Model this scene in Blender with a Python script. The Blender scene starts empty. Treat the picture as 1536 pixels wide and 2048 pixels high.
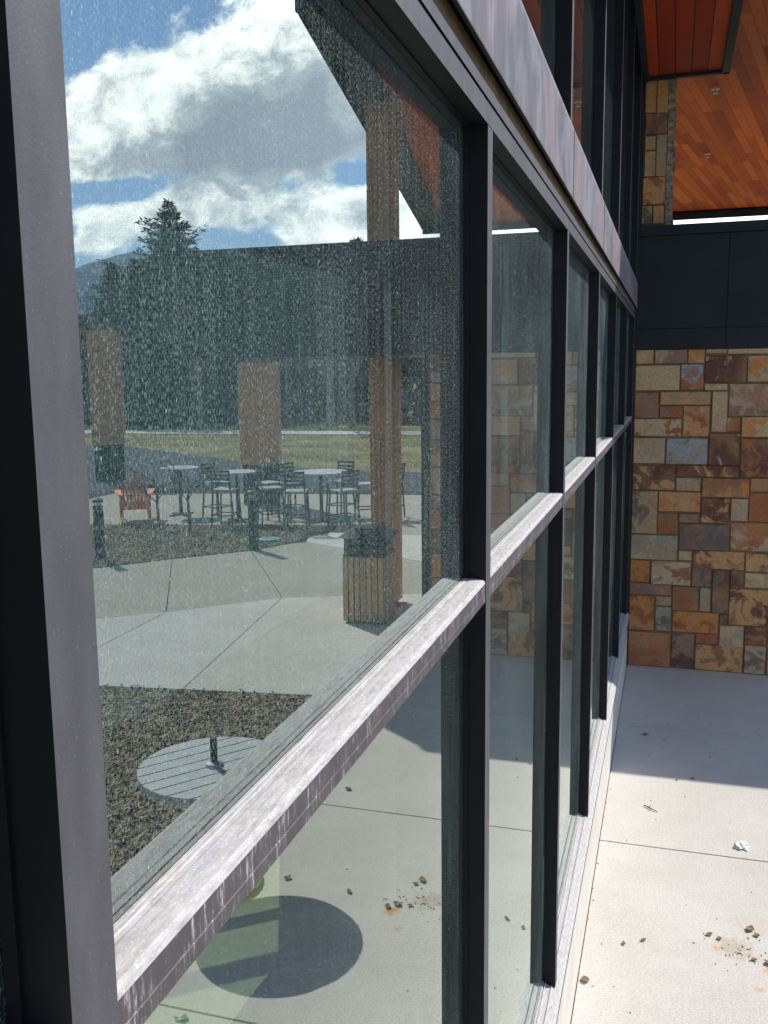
import bpy, bmesh, math, random
from mathutils import Vector, Matrix, geometry, noise as mnoise
random.seed(7)
scene = bpy.context.scene
COL = scene.collection
R = math.radians

# ------------------------------------------------------------------ camera
CAMX, CAMH = 0.4264, 3.036
FPX, YAW, PITCH, ROLL = 1880.19, 0.29709, 0.14651, -0.01151
fwd = Vector((-math.sin(YAW)*math.cos(PITCH), math.cos(YAW)*math.cos(PITCH), -math.sin(PITCH)))
rt = Vector((math.cos(YAW), math.sin(YAW), 0)); up = rt.cross(fwd)
r2 = math.cos(ROLL)*rt + math.sin(ROLL)*up; u2 = -math.sin(ROLL)*rt + math.cos(ROLL)*up
cam = bpy.data.objects.new("camera", bpy.data.cameras.new("camera")); COL.objects.link(cam)
m = Matrix((r2, u2, -fwd)).transposed().to_4x4(); m.translation = Vector((CAMX, 0, CAMH))
cam.matrix_world = m
cam.data.sensor_fit = 'VERTICAL'; cam.data.sensor_height = 24.0; cam.data.lens = 24.0*FPX/2048
cam.data.clip_start = 0.02; cam.data.clip_end = 9000
scene.camera = cam

# ------------------------------------------------------------------ light and exposure
SUN = Vector((0.80, 0.62, 1.0)).normalized()
sd = bpy.data.lights.new("sun", 'SUN'); sd.energy = 4.6; sd.angle = R(0.53); sd.color = (1.0, 0.955, 0.89)
so = bpy.data.objects.new("sun", sd); COL.objects.link(so)
so.rotation_euler = (-SUN).to_track_quat('-Z', 'Y').to_euler(); so.location = (6, 5, 12)
vs = scene.view_settings; vs.view_transform = 'Standard'; vs.look = 'None'; vs.gamma = 1; vs.exposure = 0.38
scene.cycles.use_denoising = True
scene.cycles.max_bounces = 8; scene.cycles.transparent_max_bounces = 16
scene.cycles.caustics_reflective = False; scene.cycles.caustics_refractive = False
scene.cycles.sample_clamp_indirect = 6.0

def setin(n, k, v):
    n.inputs[k].default_value = v
class NT:
    """small node-tree helper"""
    def __init__(s, tree):
        s.t = tree; s.n = tree.nodes; s.l = tree.links
    def new(s, typ, **kw):
        n = s.n.new(typ)
        for k, v in kw.items(): setattr(n, k, v)
        return n
    def put(s, sock, v):
        if isinstance(v, bpy.types.NodeSocket): s.l.new(v, sock)
        else: sock.default_value = v
    def math(s, op, a, b=0.0, c=None, clamp=False):
        n = s.new('ShaderNodeMath', operation=op); n.use_clamp = clamp
        s.put(n.inputs[0], a); s.put(n.inputs[1], b)
        if c is not None: s.put(n.inputs[2], c)
        return n.outputs[0]
    def mix(s, f, a, b, typ='RGBA', blend='MIX'):
        n = s.new('ShaderNodeMix', data_type=typ)
        if typ == 'RGBA': n.blend_type = blend
        idx = {'RGBA': (6, 7, 2), 'FLOAT': (2, 3, 0)}[typ]
        s.put(n.inputs[0], f); s.put(n.inputs[idx[0]], a); s.put(n.inputs[idx[1]], b)
        return n.outputs[idx[2]]
    def noise(s, vec, scale, detail=3, rough=0.55, dist=0.0, out=0):
        n = s.new('ShaderNodeTexNoise'); s.put(n.inputs['Vector'], vec)
        s.put(n.inputs['Scale'], scale); n.inputs['Detail'].default_value = detail
        n.inputs['Roughness'].default_value = rough; n.inputs['Distortion'].default_value = dist
        return n.outputs[out]
    def ramp(s, f, stops, interp='LINEAR'):
        n = s.new('ShaderNodeValToRGB'); n.color_ramp.interpolation = interp
        e = n.color_ramp.elements
        for i, (p, c) in enumerate(stops):
            if i < 2: el = e[i]; el.position = p
            else: el = e.new(p)
            el.color = c if len(c) == 4 else (*c, 1)
        s.put(n.inputs[0], f); return n.outputs[0]
    def mapping(s, vec, scale=(1, 1, 1), rot=(0, 0, 0), loc=(0, 0, 0)):
        n = s.new('ShaderNodeMapping'); s.put(n.inputs['Vector'], vec)
        n.inputs['Scale'].default_value = scale; n.inputs['Rotation'].default_value = rot; n.inputs['Location'].default_value = loc
        return n.outputs[0]
    def sstep(s, x, a, b):
        n = s.new('ShaderNodeMapRange', interpolation_type='SMOOTHSTEP')
        s.put(n.inputs[0], x); n.inputs[1].default_value = a; n.inputs[2].default_value = b
        return n.outputs[0]
def g3(v): return (v, v, v, 1)

# ------------------------------------------------------------------ world: sky with cumulus clouds
world = bpy.data.worlds.new("World"); scene.world = world; world.use_nodes = True
W = NT(world.node_tree); W.n.clear()
sky = W.new('ShaderNodeTexSky'); sky.sky_type = 'NISHITA'; sky.sun_disc = False
sky.sun_elevation = math.asin(SUN.z); sky.sun_rotation = math.atan2(SUN.x, SUN.y)
sky.altitude = 400; sky.air_density = 1.0; sky.dust_density = 0.3; sky.ozone_density = 2.0
tc = W.new('ShaderNodeTexCoord'); sep = W.new('ShaderNodeSeparateXYZ'); W.l.new(tc.outputs['Generated'], sep.inputs[0])
dx, dy, dz = sep.outputs
ysafe = W.math('MAXIMUM', dy, 0.05)
U = W.math('DIVIDE', dx, ysafe); V = W.math('DIVIDE', dz, ysafe)
cv = W.new('ShaderNodeCombineXYZ'); W.l.new(U, cv.inputs[0]); W.l.new(V, cv.inputs[1])
front = W.mapping(cv.outputs[0], (1, 1.5, 1))
zc = W.math('MAXIMUM', W.math('ADD', dz, 0.12), 0.05)
cv2 = W.new('ShaderNodeCombineXYZ'); W.l.new(W.math('DIVIDE', dx, zc), cv2.inputs[0]); W.l.new(W.math('DIVIDE', dy, zc), cv2.inputs[1])
def blob(u0, v0, a, b, k):
    e = W.math('ADD', W.math('POWER', W.math('DIVIDE', W.math('SUBTRACT', U, u0), a), 2),
               W.math('POWER', W.math('DIVIDE', W.math('SUBTRACT', V, v0), b), 2))
    return W.math('MULTIPLY', W.math('EXPONENT', W.math('MULTIPLY', e, -1.0)), k)
n_big = W.noise(front, 9.0, 9, 0.56, 0.25)
n_det = W.noise(front, 24.0, 12, 0.68, 0.35)
dens = W.math('ADD', W.math('MULTIPLY', n_big, 1.25), W.math('MULTIPLY', n_det, 0.62))
for b in ((0.12, 0.15, 0.16, 0.035, 0.6), (0.60, 0.295, 0.12, 0.055, 0.55), (0.46, 0.31, 0.13, 0.06, 0.6), (0.36, 0.35, 0.09, 0.07, 0.55), (0.28, 0.38, 0.08, 0.05, 0.35),
          (0.42, 0.245, 0.16, 0.03, 0.45), (0.64, 0.255, 0.05, 0.03, 0.2),
          (0.60, 0.185, 0.10, 0.020, 0.45), (0.44, 0.185, 0.10, 0.028, 0.45), (0.30, 0.165, 0.07, 0.03, 0.5), (0.67, 0.158, 0.05, 0.012, 0.35),
          (0.67, 0.405, 0.09, 0.040, -0.60), (0.52, 0.425, 0.06, 0.022, -0.30), (0.655, 0.214, 0.075, 0.010, -0.5), (0.70, 0.20, 0.03, 0.03, -0.1),
          (0.335, 0.215, 0.025, 0.016, -0.35), (0.405, 0.205, 0.03, 0.01, -0.2), (0.70, 0.172, 0.03, 0.010, -0.35), (0.49, 0.147, 0.04, 0.007, -0.3)):
    dens = W.math('ADD', dens, blob(*b))
cloudf = W.sstep(dens, 0.96, 1.24)
thick = W.sstep(dens, 1.1, 1.9)
grey = W.math('ADD', blob(0.47, 0.245, 0.17, 0.045, 0.85), W.math('ADD', blob(0.40, 0.285, 0.09, 0.05, 0.55), blob(0.42, 0.17, 0.12, 0.016, 0.4)))
shade = W.math('ADD', W.math('MULTIPLY', thick, 0.28), W.math('ADD', grey, W.math('MULTIPLY', W.math('SUBTRACT', W.noise(front, 15.0, 12, 0.66, 0.4), 0.48), 2.1)), clamp=True)
ccol_f = W.ramp(shade, [(0.0, (3.2, 3.15, 3.05)), (0.28, (2.3, 2.3, 2.3)), (0.6, (1.0, 1.07, 1.15)), (1.0, (0.62, 0.70, 0.80))])
n2 = W.noise(cv2.outputs[0], 1.3, 8, 0.58, 0.2)
cloudb = W.sstep(n2, 0.50, 0.62)
ccol_b = W.ramp(n2, [(0.5, (1.05, 1.08, 1.12)), (0.75, (0.55, 0.58, 0.63))])
isf = W.sstep(dy, 0.10, 0.30)
cf = W.mix(isf, cloudb, cloudf, 'FLOAT'); cc = W.mix(isf, ccol_b, ccol_f)
cf = W.math('MULTIPLY', cf, W.sstep(dz, -0.01, 0.03))
bg1 = W.new('ShaderNodeBackground'); W.l.new(W.mix(1.0, sky.outputs[0], (0.84, 0.98, 1.14, 1), 'RGBA', 'MULTIPLY'), bg1.inputs[0]); bg1.inputs[1].default_value = 0.14
bg2 = W.new('ShaderNodeBackground'); W.l.new(cc, bg2.inputs[0]); bg2.inputs[1].default_value = 0.95
ms = W.new('ShaderNodeMixShader'); W.l.new(cf, ms.inputs[0]); W.l.new(bg1.outputs[0], ms.inputs[1]); W.l.new(bg2.outputs[0], ms.inputs[2])
wo = W.new('ShaderNodeOutputWorld'); W.l.new(ms.outputs[0], wo.inputs[0])
world.cycles.sampling_method = 'AUTOMATIC'

# ------------------------------------------------------------------ mesh builder and object helpers
class MB:
    def __init__(s): s.v = []; s.f = []; s.m = []; s.smooth = False
    def add(s, vs, fs, mi=0):
        o = len(s.v); s.v += [tuple(p) for p in vs]
        for i, f in enumerate(fs):
            s.f.append([o+k for k in f]); s.m.append(mi if isinstance(mi, int) else mi[i])
    def box(s, x0, x1, y0, y1, z0, z1, mi=0, mis=None):
        v = [(x0,y0,z0),(x1,y0,z0),(x1,y1,z0),(x0,y1,z0),(x0,y0,z1),(x1,y0,z1),(x1,y1,z1),(x0,y1,z1)]
        f = [(0,3,2,1),(4,5,6,7),(0,1,5,4),(1,2,6,5),(2,3,7,6),(3,0,4,7)]  # -z +z -y +x +y -x
        s.add(v, f, mi if mis is None else mis)
    def obox(s, c, ax, ay, az, mi=0):
        """box from centre and three half-axis vectors"""
        c = Vector(c); ax = Vector(ax); ay = Vector(ay); az = Vector(az)
        v = [c+i*ax+j*ay+k*az for k in (-1, 1) for i, j in ((-1,-1),(1,-1),(1,1),(-1,1))]
        s.add(v, [(0,3,2,1),(4,5,6,7),(0,1,5,4),(1,2,6,5),(2,3,7,6),(3,0,4,7)], mi)
    def bar(s, a, b, w, h=None, mi=0, upv=(0,0,1)):
        a = Vector(a); b = Vector(b); d = b-a; L = d.length; d.normalize()
        u = Vector(upv)
        if abs(d.dot(u)) > 0.95: u = Vector((1, 0, 0))
        sx = d.cross(u).normalized(); sy = sx.cross(d).normalized()
        s.obox((a+b)/2, sx*w/2, d*L/2, sy*(h or w)/2, mi)
    def tube(s, pts, rad, n=8, mi=0, caps=True):
        pts = [Vector(p) for p in pts]
        rs = rad if isinstance(rad, (list, tuple)) else [rad]*len(pts)
        o = len(s.v); prev = None
        for i, p in enumerate(pts):
            d = (pts[min(i+1, len(pts)-1)]-pts[max(i-1, 0)]).normalized()
            if prev is None:
                a = Vector((0, 0, 1)) if abs(d.z) < 0.9 else Vector((1, 0, 0))
                x = d.cross(a).normalized()
            else: x = (prev - d*prev.dot(d)).normalized()
            prev = x; y = d.cross(x)
            for k in range(n):
                t = 2*math.pi*k/n
                s.v.append(tuple(p+(x*math.cos(t)+y*math.sin(t))*rs[i]))
        for i in range(len(pts)-1):
            for k in range(n):
                a = o+i*n+k; b = o+i*n+(k+1) % n
                s.f.append([a, b, b+n, a+n]); s.m.append(mi)
        if caps:
            s.f.append([o+k for k in range(n)][::-1]); s.m.append(mi)
            s.f.append([o+(len(pts)-1)*n+k for k in range(n)]); s.m.append(mi)
    def prof(s, pts, y0, y1, mis, caps=True):
        """extrude an (x,z) profile along Y; mis = material per segment"""
        n = len(pts)
        v = [(x, y0, z) for x, z in pts]+[(x, y1, z) for x, z in pts]
        f = [(i, (i+1) % n, n+(i+1) % n, n+i) for i in range(n)]
        s.add(v, f, list(mis))
        if caps: s.add(v, [tuple(range(n)), tuple(range(2*n-1, n-1, -1))], mis[0])
    def poly(s, pts, z0, z1, mi=0):
        """vertical prism over an (x,y) polygon, top z1"""
        n = len(pts)
        area = sum(pts[i][0]*pts[(i+1) % n][1]-pts[(i+1) % n][0]*pts[i][1] for i in range(n))
        if area < 0: pts = pts[::-1]
        v = [(x, y, z0) for x, y in pts]+[(x, y, z1) for x, y in pts]
        s.add(v, [tuple(range(n, 2*n))]+[(i, (i+1) % n, n+(i+1) % n, n+i) for i in range(n)], mi)
    def disc(s, c, r, h, n=40, mi=0):
        s.tube([Vector(c)-Vector((0,0,h/2)), Vector(c)+Vector((0,0,h/2))], r, n, mi)
    def build(s, name, mats, parent=None, bevel=0, smooth=False, recalc=True):
        off = Vector(parent.location) if parent is not None and parent.parent is None else Vector((0,0,0))
        if parent is not None and parent.parent is not None: off = Vector(parent.parent.location)
        if parent is not None and parent.type == 'MESH' and parent.parent is None: off = Vector((0,0,0))
        me = bpy.data.meshes.new(name)
        me.from_pydata([(v[0]-off.x, v[1]-off.y, v[2]-off.z) for v in s.v], [], s.f)
        mats = mats if isinstance(mats, (list, tuple)) else [mats]
        for mt in mats: me.materials.append(mt)
        me.polygons.foreach_set('material_index', s.m)
        if smooth: me.polygons.foreach_set('use_smooth', [True]*len(me.polygons))
        if recalc:
            bm = bmesh.new(); bm.from_mesh(me); bmesh.ops.recalc_face_normals(bm, faces=bm.faces); bm.to_mesh(me); bm.free()
        me.update()
        o = bpy.data.objects.new(name, me); COL.objects.link(o)
        if parent is not None: o.parent = parent
        if bevel:
            b = o.modifiers.new("bevel", 'BEVEL'); b.width = bevel; b.segments = 2; b.limit_method = 'ANGLE'; b.angle_limit = R(40)
        return o
def tag(o, label=None, cat=None, group=None, kind=None):
    for k, v in (('label', label), ('category', cat), ('group', group), ('kind', kind)):
        if v: o[k] = v
    return o
def thing(name, label, cat, loc=(0, 0, 0), group=None):
    o = bpy.data.objects.new(name, None); COL.objects.link(o); o.location = loc; o.empty_display_size = 0.3
    return tag(o, label, cat, group)
def copy_tree(o, parent=None):
    c = o.copy(); COL.objects.link(c)
    if parent is not None: c.parent = parent
    for ch in [x for x in o.children]: copy_tree(ch, c)
    return c

# ------------------------------------------------------------------ materials
def mat(name):
    mt = bpy.data.materials.new(name); mt.use_nodes = True
    t = NT(mt.node_tree); t.n.clear()
    out = t.new('ShaderNodeOutputMaterial'); p = t.new('ShaderNodeBsdfPrincipled')
    t.l.new(p.outputs[0], out.inputs[0])
    co = t.new('ShaderNodeTexCoord').outputs['Object']
    return mt, t, p, out, co
def bump(t, p, h, strength=0.3, dist=0.01):
    b = t.new('ShaderNodeBump'); b.inputs['Strength'].default_value = strength; b.inputs['Distance'].default_value = dist
    t.put(b.inputs['Height'], h); t.l.new(b.outputs[0], p.inputs['Normal'])
def simple(name, col, rough=0.6, spec=0.5, metal=0.0, var=0.15, scale=8, bumps=0.0, bscale=60):
    mt, t, p, out, co = mat(name)
    n = t.noise(co, scale, 4)
    c = t.mix(t.sstep(n, 0.3, 0.7), tuple(x*(1-var) for x in col)+(1,), tuple(min(1, x*(1+var)) for x in col)+(1,))
    t.put(p.inputs['Base Color'], c); setin(p, 'Roughness', rough); setin(p, 'Specular IOR Level', spec); setin(p, 'Metallic', metal)
    if bumps: bump(t, p, t.noise(co, bscale, 4), bumps, 0.01)
    return mt

M = {}
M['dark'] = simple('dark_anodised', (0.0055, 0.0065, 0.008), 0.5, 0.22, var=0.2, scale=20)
M['black_steel'] = simple('black_steel', (0.010, 0.014, 0.018), 0.5, 0.28, var=0.25, scale=3, bumps=0.05)
M['gap'] = simple('joint_base', (0.05, 0.045, 0.04), 0.9, 0.1)  # dark base colour showing in the slab joints
M['sealant'] = simple('brown_sealant', (0.17, 0.115, 0.055), 0.8, 0.2, var=0.35, scale=14, bumps=0.3)

# weathered front faces of the frame: violet grey dusty metal with white flecks; sun sheen painted into the pale base
def weathered(name, base, fleck=1.0, streaks=0.0, smear=0.0):
    mt, t, p, out, co = mat(name)
    a = t.noise(t.mapping(co, (1, 1, 0.35)), 22, 5, 0.6)
    col = t.mix(t.sstep(a, 0.3, 0.75), tuple(x*0.80 for x in base)+(1,), tuple(x*1.18 for x in base)+(1,))
    fine = t.noise(co, 420, 3, 0.6)
    col = t.mix(t.math('MULTIPLY', t.sstep(fine, 0.62, 0.85), 0.6), col, (0.34, 0.33, 0.34, 1))
    if streaks:
        s1 = t.noise(t.mapping(co, (1, 1, 0.09)), 240, 7, 0.8, 0.3)
        s2 = t.noise(t.mapping(co, (1, 1, 0.5)), 38, 5, 0.7)
        f = t.math('MULTIPLY', t.sstep(s1, 0.50, 0.64), t.sstep(s2, 0.44, 0.62))
        col = t.mix(t.math('MULTIPLY', f, streaks), col, (0.55, 0.52, 0.52, 1))
    if smear:
        big = t.noise(t.mapping(co, (1, 1, 0.8), rot=(0.5, 0, 0)), 3.4, 3, 0.5, 2.2)
        col = t.mix(t.math('MULTIPLY', t.sstep(big, 0.42, 0.62), smear*0.45), col, (0.36, 0.35, 0.39, 1))
        for k, (yc, zc_) in enumerate(((2.55, 3.92), (3.25, 3.95), (2.05, 3.98), (4.3, 3.93), (5.6, 3.95))):
            w = t.new('ShaderNodeTexWave', wave_type='RINGS', rings_direction='X')
            t.put(w.inputs['Vector'], t.mapping(co, (1, 1, 1.7), loc=(0, -yc, -zc_*1.7)))
            w.inputs['Scale'].default_value = 26; w.inputs['Distortion'].default_value = 2.2; w.inputs['Detail'].default_value = 3; w.inputs['Detail Scale'].default_value = 1.2
            sx = t.new('ShaderNodeSeparateXYZ'); t.l.new(co, sx.inputs[0])
            win = t.math('MULTIPLY', t.sstep(t.math('ABSOLUTE', t.math('SUBTRACT', sx.outputs[1], yc)), 0.42, 0.22), t.sstep(t.noise(co, 7, 3), 0.46, 0.60))
            col = t.mix(t.math('MULTIPLY', t.math('MULTIPLY', t.sstep(w.outputs[1], 0.35, 0.95), win), smear*0.42), col, (0.50, 0.49, 0.52, 1))
        edge = t.new('ShaderNodeSeparateXYZ'); t.l.new(co, edge.inputs[0])
        fe = t.sstep(t.math('ADD', edge.outputs[2], t.math('MULTIPLY', t.noise(co, 16, 4), 0.05)), 3.875, 3.90)
        col = t.mix(t.math('MULTIPLY', fe, 0.45), col, (0.5, 0.5, 0.56, 1))
        dr = t.noise(t.mapping(co, (1, 1, 0.04)), 30, 4, 0.7)
        col = t.mix(t.math('MULTIPLY', t.sstep(dr, 0.60, 0.72), 0.25), col, (0.5, 0.5, 0.54, 1))
        pk = t.sstep(t.noise(co, 1.1, 2), 0.42, 0.62)
        col = t.mix(t.math('MULTIPLY', pk, 0.45), col, (0.28, 0.19, 0.20, 1))
    vo = t.new('ShaderNodeTexVoronoi', feature='F1'); t.put(vo.inputs['Vector'], t.mapping(co, (1, 1, 0.6), rot=(0.5, 0, 0)))
    vo.inputs['Scale'].default_value = 60
    f = t.math('MULTIPLY', t.math('LESS_THAN', t.math('ADD', vo.outputs['Distance'], t.math('MULTIPLY', t.noise(co, 200, 2), 0.12)), 0.18), t.math('GREATER_THAN', t.noise(co, 17, 2), 0.62))
    col = t.mix(t.math('MULTIPLY', f, 0.75*fleck), col, (0.62, 0.60, 0.58, 1))
    t.put(p.inputs['Base Color'], col); setin(p, 'Roughness', 0.55); setin(p, 'Specular IOR Level', 0.4)
    bump(t, p, fine, 0.15, 0.002)
    return mt
M['cap'] = weathered('dusty_sheen_cap', (0.082, 0.080, 0.088), 0.32)
M['railfront'] = weathered('streaked_rail_front', (0.080, 0.069, 0.074), 0.6, streaks=1.0)
M['board'] = weathered('smeared_metal_band', (0.118, 0.117, 0.130), 0.4, smear=0.7)

def dusty_top():
    mt, t, p, out, co = mat('dust_covered_ledge')
    a = t.noise(t.mapping(co, (1, 0.22, 1)), 150, 7, 0.75)
    b = t.noise(t.mapping(co, (1, 0.4, 1)), 38, 6, 0.7)
    col = t.ramp(a, [(0.28, (0.24, 0.225, 0.23)), (0.44, (0.42, 0.40, 0.39)), (0.64, (0.58, 0.55, 0.52)), (0.85, (0.70, 0.67, 0.63))])
    col = t.mix(t.math('MULTIPLY', t.sstep(b, 0.48, 0.66), 0.55), col, (0.49, 0.50, 0.53, 1))
    sp = t.new('ShaderNodeTexVoronoi'); t.put(sp.inputs['Vector'], co); sp.inputs['Scale'].default_value = 160
    col = t.mix(t.math('MULTIPLY', t.math('LESS_THAN', sp.outputs['Distance'], 0.22), 0.45), col, (0.75, 0.72, 0.68, 1))
    t.put(p.inputs['Base Color'], col); setin(p, 'Roughness', 0.85); setin(p, 'Specular IOR Level', 0.2)
    bump(t, p, a, 0.4, 0.003); return mt
M['ledge'] = dusty_top()
M['plinth'] = simple('painted_plinth', (0.58, 0.545, 0.48), 0.8, 0.2, var=0.06, scale=5, bumps=0.1)

# glass: coated reflective pane with a coat of dust, water marks and flecks
def glass(name, dust=1.0, tint=(0.50, 0.61, 0.62), refl=0.34):
    mt = bpy.data.materials.new(name); mt.use_nodes = True; t = NT(mt.node_tree); t.n.clear()
    out = t.new('ShaderNodeOutputMaterial'); co = t.new('ShaderNodeTexCoord').outputs['Object']
    tr = t.new('ShaderNodeBsdfTransparent'); tr.inputs[0].default_value = (*tint, 1)
    gl = t.new('ShaderNodeBsdfGlossy'); gl.inputs['Roughness'].default_value = 0.0; gl.inputs['Color'].default_value = (0.90, 1.0, 0.95, 1)
    lw = t.new('ShaderNodeLayerWeight'); lw.inputs[0].default_value = 0.5
    sch = t.math('ADD', t.math('MULTIPLY', t.math('POWER', lw.outputs['Facing'], 5.0), 0.955), 0.045)
    fac = t.math('ADD', t.math('MULTIPLY', sch, 1.0-refl), refl, clamp=True)
    m1 = t.new('ShaderNodeMixShader'); t.l.new(fac, m1.inputs[0]); t.l.new(tr.outputs[0], m1.inputs[1]); t.l.new(gl.outputs[0], m1.inputs[2])
    di = t.new('ShaderNodeBsdfDiffuse'); di.inputs['Color'].default_value = (0.52, 0.65, 0.63, 1)
    streak = t.noise(t.mapping(co, (1, 1, 0.05)), 75, 4, 0.65)
    grain = t.noise(t.mapping(co, (1, 1, 0.42)), 520, 2, 0.6)
    big = t.noise(co, 2.3, 3, 0.5)
    cover = t.math('MULTIPLY', t.sstep(grain, 0.44, 0.66), t.math('ADD', t.math('MULTIPLY', t.sstep(streak, 0.38, 0.66), 0.15), 0.13))
    cover = t.math('MULTIPLY', cover, t.math('ADD', t.math('MULTIPLY', t.sstep(big, 0.3, 0.7), 0.7), 0.65))
    def specks(scale, thr, rot, gate_scale, gate, k):
        vo = t.new('ShaderNodeTexVoronoi', feature='F1')
        t.put(vo.inputs['Vector'], t.mapping(co, (1, 1.0, 0.42), rot=(rot, 0, 0))); vo.inputs['Scale'].default_value = scale
        g = t.math('GREATER_THAN', t.noise(co, gate_scale, 2), gate)
        return t.math('MULTIPLY', t.math('MULTIPLY', t.math('LESS_THAN', vo.outputs['Distance'], thr), g), k)
    s = t.math('MAXIMUM', specks(360, 0.19, 0.35, 60, 0.47, 0.30), specks(230, 0.13, -0.5, 40, 0.53, 0.38))
    s = t.math('MAXIMUM', s, specks(115, 0.10, 0.6, 14, 0.59, 0.62))
    cover = t.math('MULTIPLY', t.math('ADD', cover, s), dust)
    cover = t.math('MULTIPLY', cover, t.math('ADD', 0.75, t.math('MULTIPLY', t.math('POWER', lw.outputs['Facing'], 6.0), 1.1)), clamp=True)
    m2 = t.new('ShaderNodeMixShader'); t.l.new(cover, m2.inputs[0]); t.l.new(m1.outputs[0], m2.inputs[1]); t.l.new(di.outputs[0], m2.inputs[2])
    t.l.new(m2.outputs[0], out.inputs[0]); return mt
M['glass_up'] = glass('dusty_glass', 1.0)
M['glass_low'] = glass('clearer_lower_glass', 0.5, tint=(0.60, 0.66, 0.57))
M['glass_high'] = glass('upper_storey_glass', 0.2, refl=0.38)
mt = bpy.data.materials.new('glass_body'); mt.use_nodes = True; t = NT(mt.node_tree); t.n.clear()
o_ = t.new('ShaderNodeOutputMaterial'); b_ = t.new('ShaderNodeBsdfTransparent'); b_.inputs[0].default_value = (0.93, 0.97, 0.94, 1); t.l.new(b_.outputs[0], o_.inputs[0])
M['glass_body'] = mt

def shade_mat():
    mt, t, p, out, co = mat('woven_shade_cloth')
    ch = t.new('ShaderNodeTexChecker'); t.put(ch.inputs['Vector'], t.mapping(co, (1, 1, 1), rot=(R(38), 0, 0))); ch.inputs['Scale'].default_value = 330
    ch.inputs[1].default_value = (0.13, 0.158, 0.17, 1); ch.inputs[2].default_value = (0.25, 0.30, 0.315, 1)
    t.put(p.inputs['Base Color'], ch.outputs[0]); setin(p, 'Roughness', 0.8); setin(p, 'Specular IOR Level', 0.2); return mt
M['shade'] = shade_mat()

def concrete(name, c0, c1, stain=0.0):
    mt, t, p, out, co = mat(name)
    a = t.noise(co, 1.1, 9, 0.68); b = t.noise(co, 95, 3, 0.9); d = t.noise(t.mapping(co, (1, 0.25, 1)), 30, 4)
    col = t.mix(t.sstep(a, 0.3, 0.72), (*c0, 1), (*c1, 1))
    col = t.mix(t.math('MULTIPLY', t.sstep(b, 0.55, 0.63), 0.60), col, (0.33, 0.30, 0.26, 1))
    col = t.mix(t.math('MULTIPLY', t.sstep(b, 0.47, 0.39), 0.6), col, (0.72, 0.69, 0.65, 1))
    mo = t.noise(co, 5.5, 8, 0.75)
    col = t.mix(t.math('MULTIPLY', t.sstep(mo, 0.52, 0.74), 0.28), col, (0.42, 0.385, 0.34, 1))
    col = t.mix(t.math('MULTIPLY', t.sstep(d, 0.5, 0.75), 0.12), col, (0.75, 0.71, 0.66, 1))
    sp = t.new('ShaderNodeTexVoronoi'); t.put(sp.inputs['Vector'], co); sp.inputs['Scale'].default_value = 55
    f = t.math('MULTIPLY', t.math('LESS_THAN', sp.outputs['Distance'], 0.10), t.math('GREATER_THAN', t.noise(co, 7, 2), 0.55))
    col = t.mix(t.math('MULTIPLY', f, 0.55), col, (0.30, 0.27, 0.24, 1))
    if stain:
        sx = t.new('ShaderNodeSeparateXYZ'); t.l.new(co, sx.inputs[0])
        for (x0, y0, r, cc, k) in ((0.84, 4.93, 0.13, (0.40, 0.30, 0.20), 0.5), (1.01, 4.76, 0.06, (0.62, 0.30, 0.08), 0.9), (0.74, 4.90, 0.03, (0.62, 0.36, 0.10), 0.8), (0.93, 4.60, 0.03, (0.6, 0.34, 0.12), 0.7), (0.95, 5.15, 0.18, (0.50, 0.44, 0.36), 0.4)):
            dd = t.math('SQRT', t.math('ADD', t.math('POWER', t.math('SUBTRACT', sx.outputs[0], x0), 2), t.math('POWER', t.math('SUBTRACT', sx.outputs[1], y0), 2)))
            dd = t.math('ADD', dd, t.math('MULTIPLY', t.math('SUBTRACT', t.noise(co, 26, 5, 0.7), 0.5), r*2.4))
            f = t.math('SUBTRACT', 1.0, t.sstep(dd, r*0.25, r))
            col = t.mix(t.math('MULTIPLY', f, k), col, (*cc, 1))
    t.put(p.inputs['Base Color'], col); setin(p, 'Roughness', 0.9); setin(p, 'Specular IOR Level', 0.15)
    bump(t, p, t.math('ADD', b, t.math('MULTIPLY', d, 0.6)), 0.6, 0.006); return mt
M['concrete'] = concrete('broom_finished_concrete', (0.52, 0.485, 0.435), (0.61, 0.575, 0.525), 1.0)
M['concrete_tan'] = concrete('tan_concrete', (0.34, 0.305, 0.245), (0.40, 0.36, 0.295))
M['asphalt'] = simple('asphalt', (0.055, 0.062, 0.075), 0.9, 0.2, var=0.3, scale=2, bumps=0.3)
M['ground'] = simple('field_grass', (0.20, 0.17, 0.075), 0.95, 0.1, var=0.35, scale=0.35, bumps=0.4, bscale=6)
M['hill'] = simple('forested_hill', (0.040, 0.060, 0.075), 0.95, 0.1, var=0.45, scale=0.02, bumps=0.6, bscale=0.05)
def mulch():
    mt, t, p, out, co = mat('wood_mulch')
    vo = t.new('ShaderNodeTexVoronoi', feature='F1'); t.put(vo.inputs['Vector'], t.mapping(co, (1, 0.5, 1), rot=(0, 0, 0.7))); vo.inputs['Scale'].default_value = 42
    a = t.noise(co, 30, 6, 0.75)
    col = t.ramp(t.mix(0.5, vo.outputs['Color'], a), [(0.26, (0.04, 0.031, 0.020)), (0.44, (0.135, 0.108, 0.070)), (0.60, (0.28, 0.23, 0.155)), (0.8, (0.44, 0.37, 0.265))])
    t.put(p.inputs['Base Color'], col); setin(p, 'Roughness', 0.95); setin(p, 'Specular IOR Level', 0.1)
    bump(t, p, vo.outputs['Distance'], 0.9, 0.03); return mt
M['mulch'] = mulch()

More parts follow.
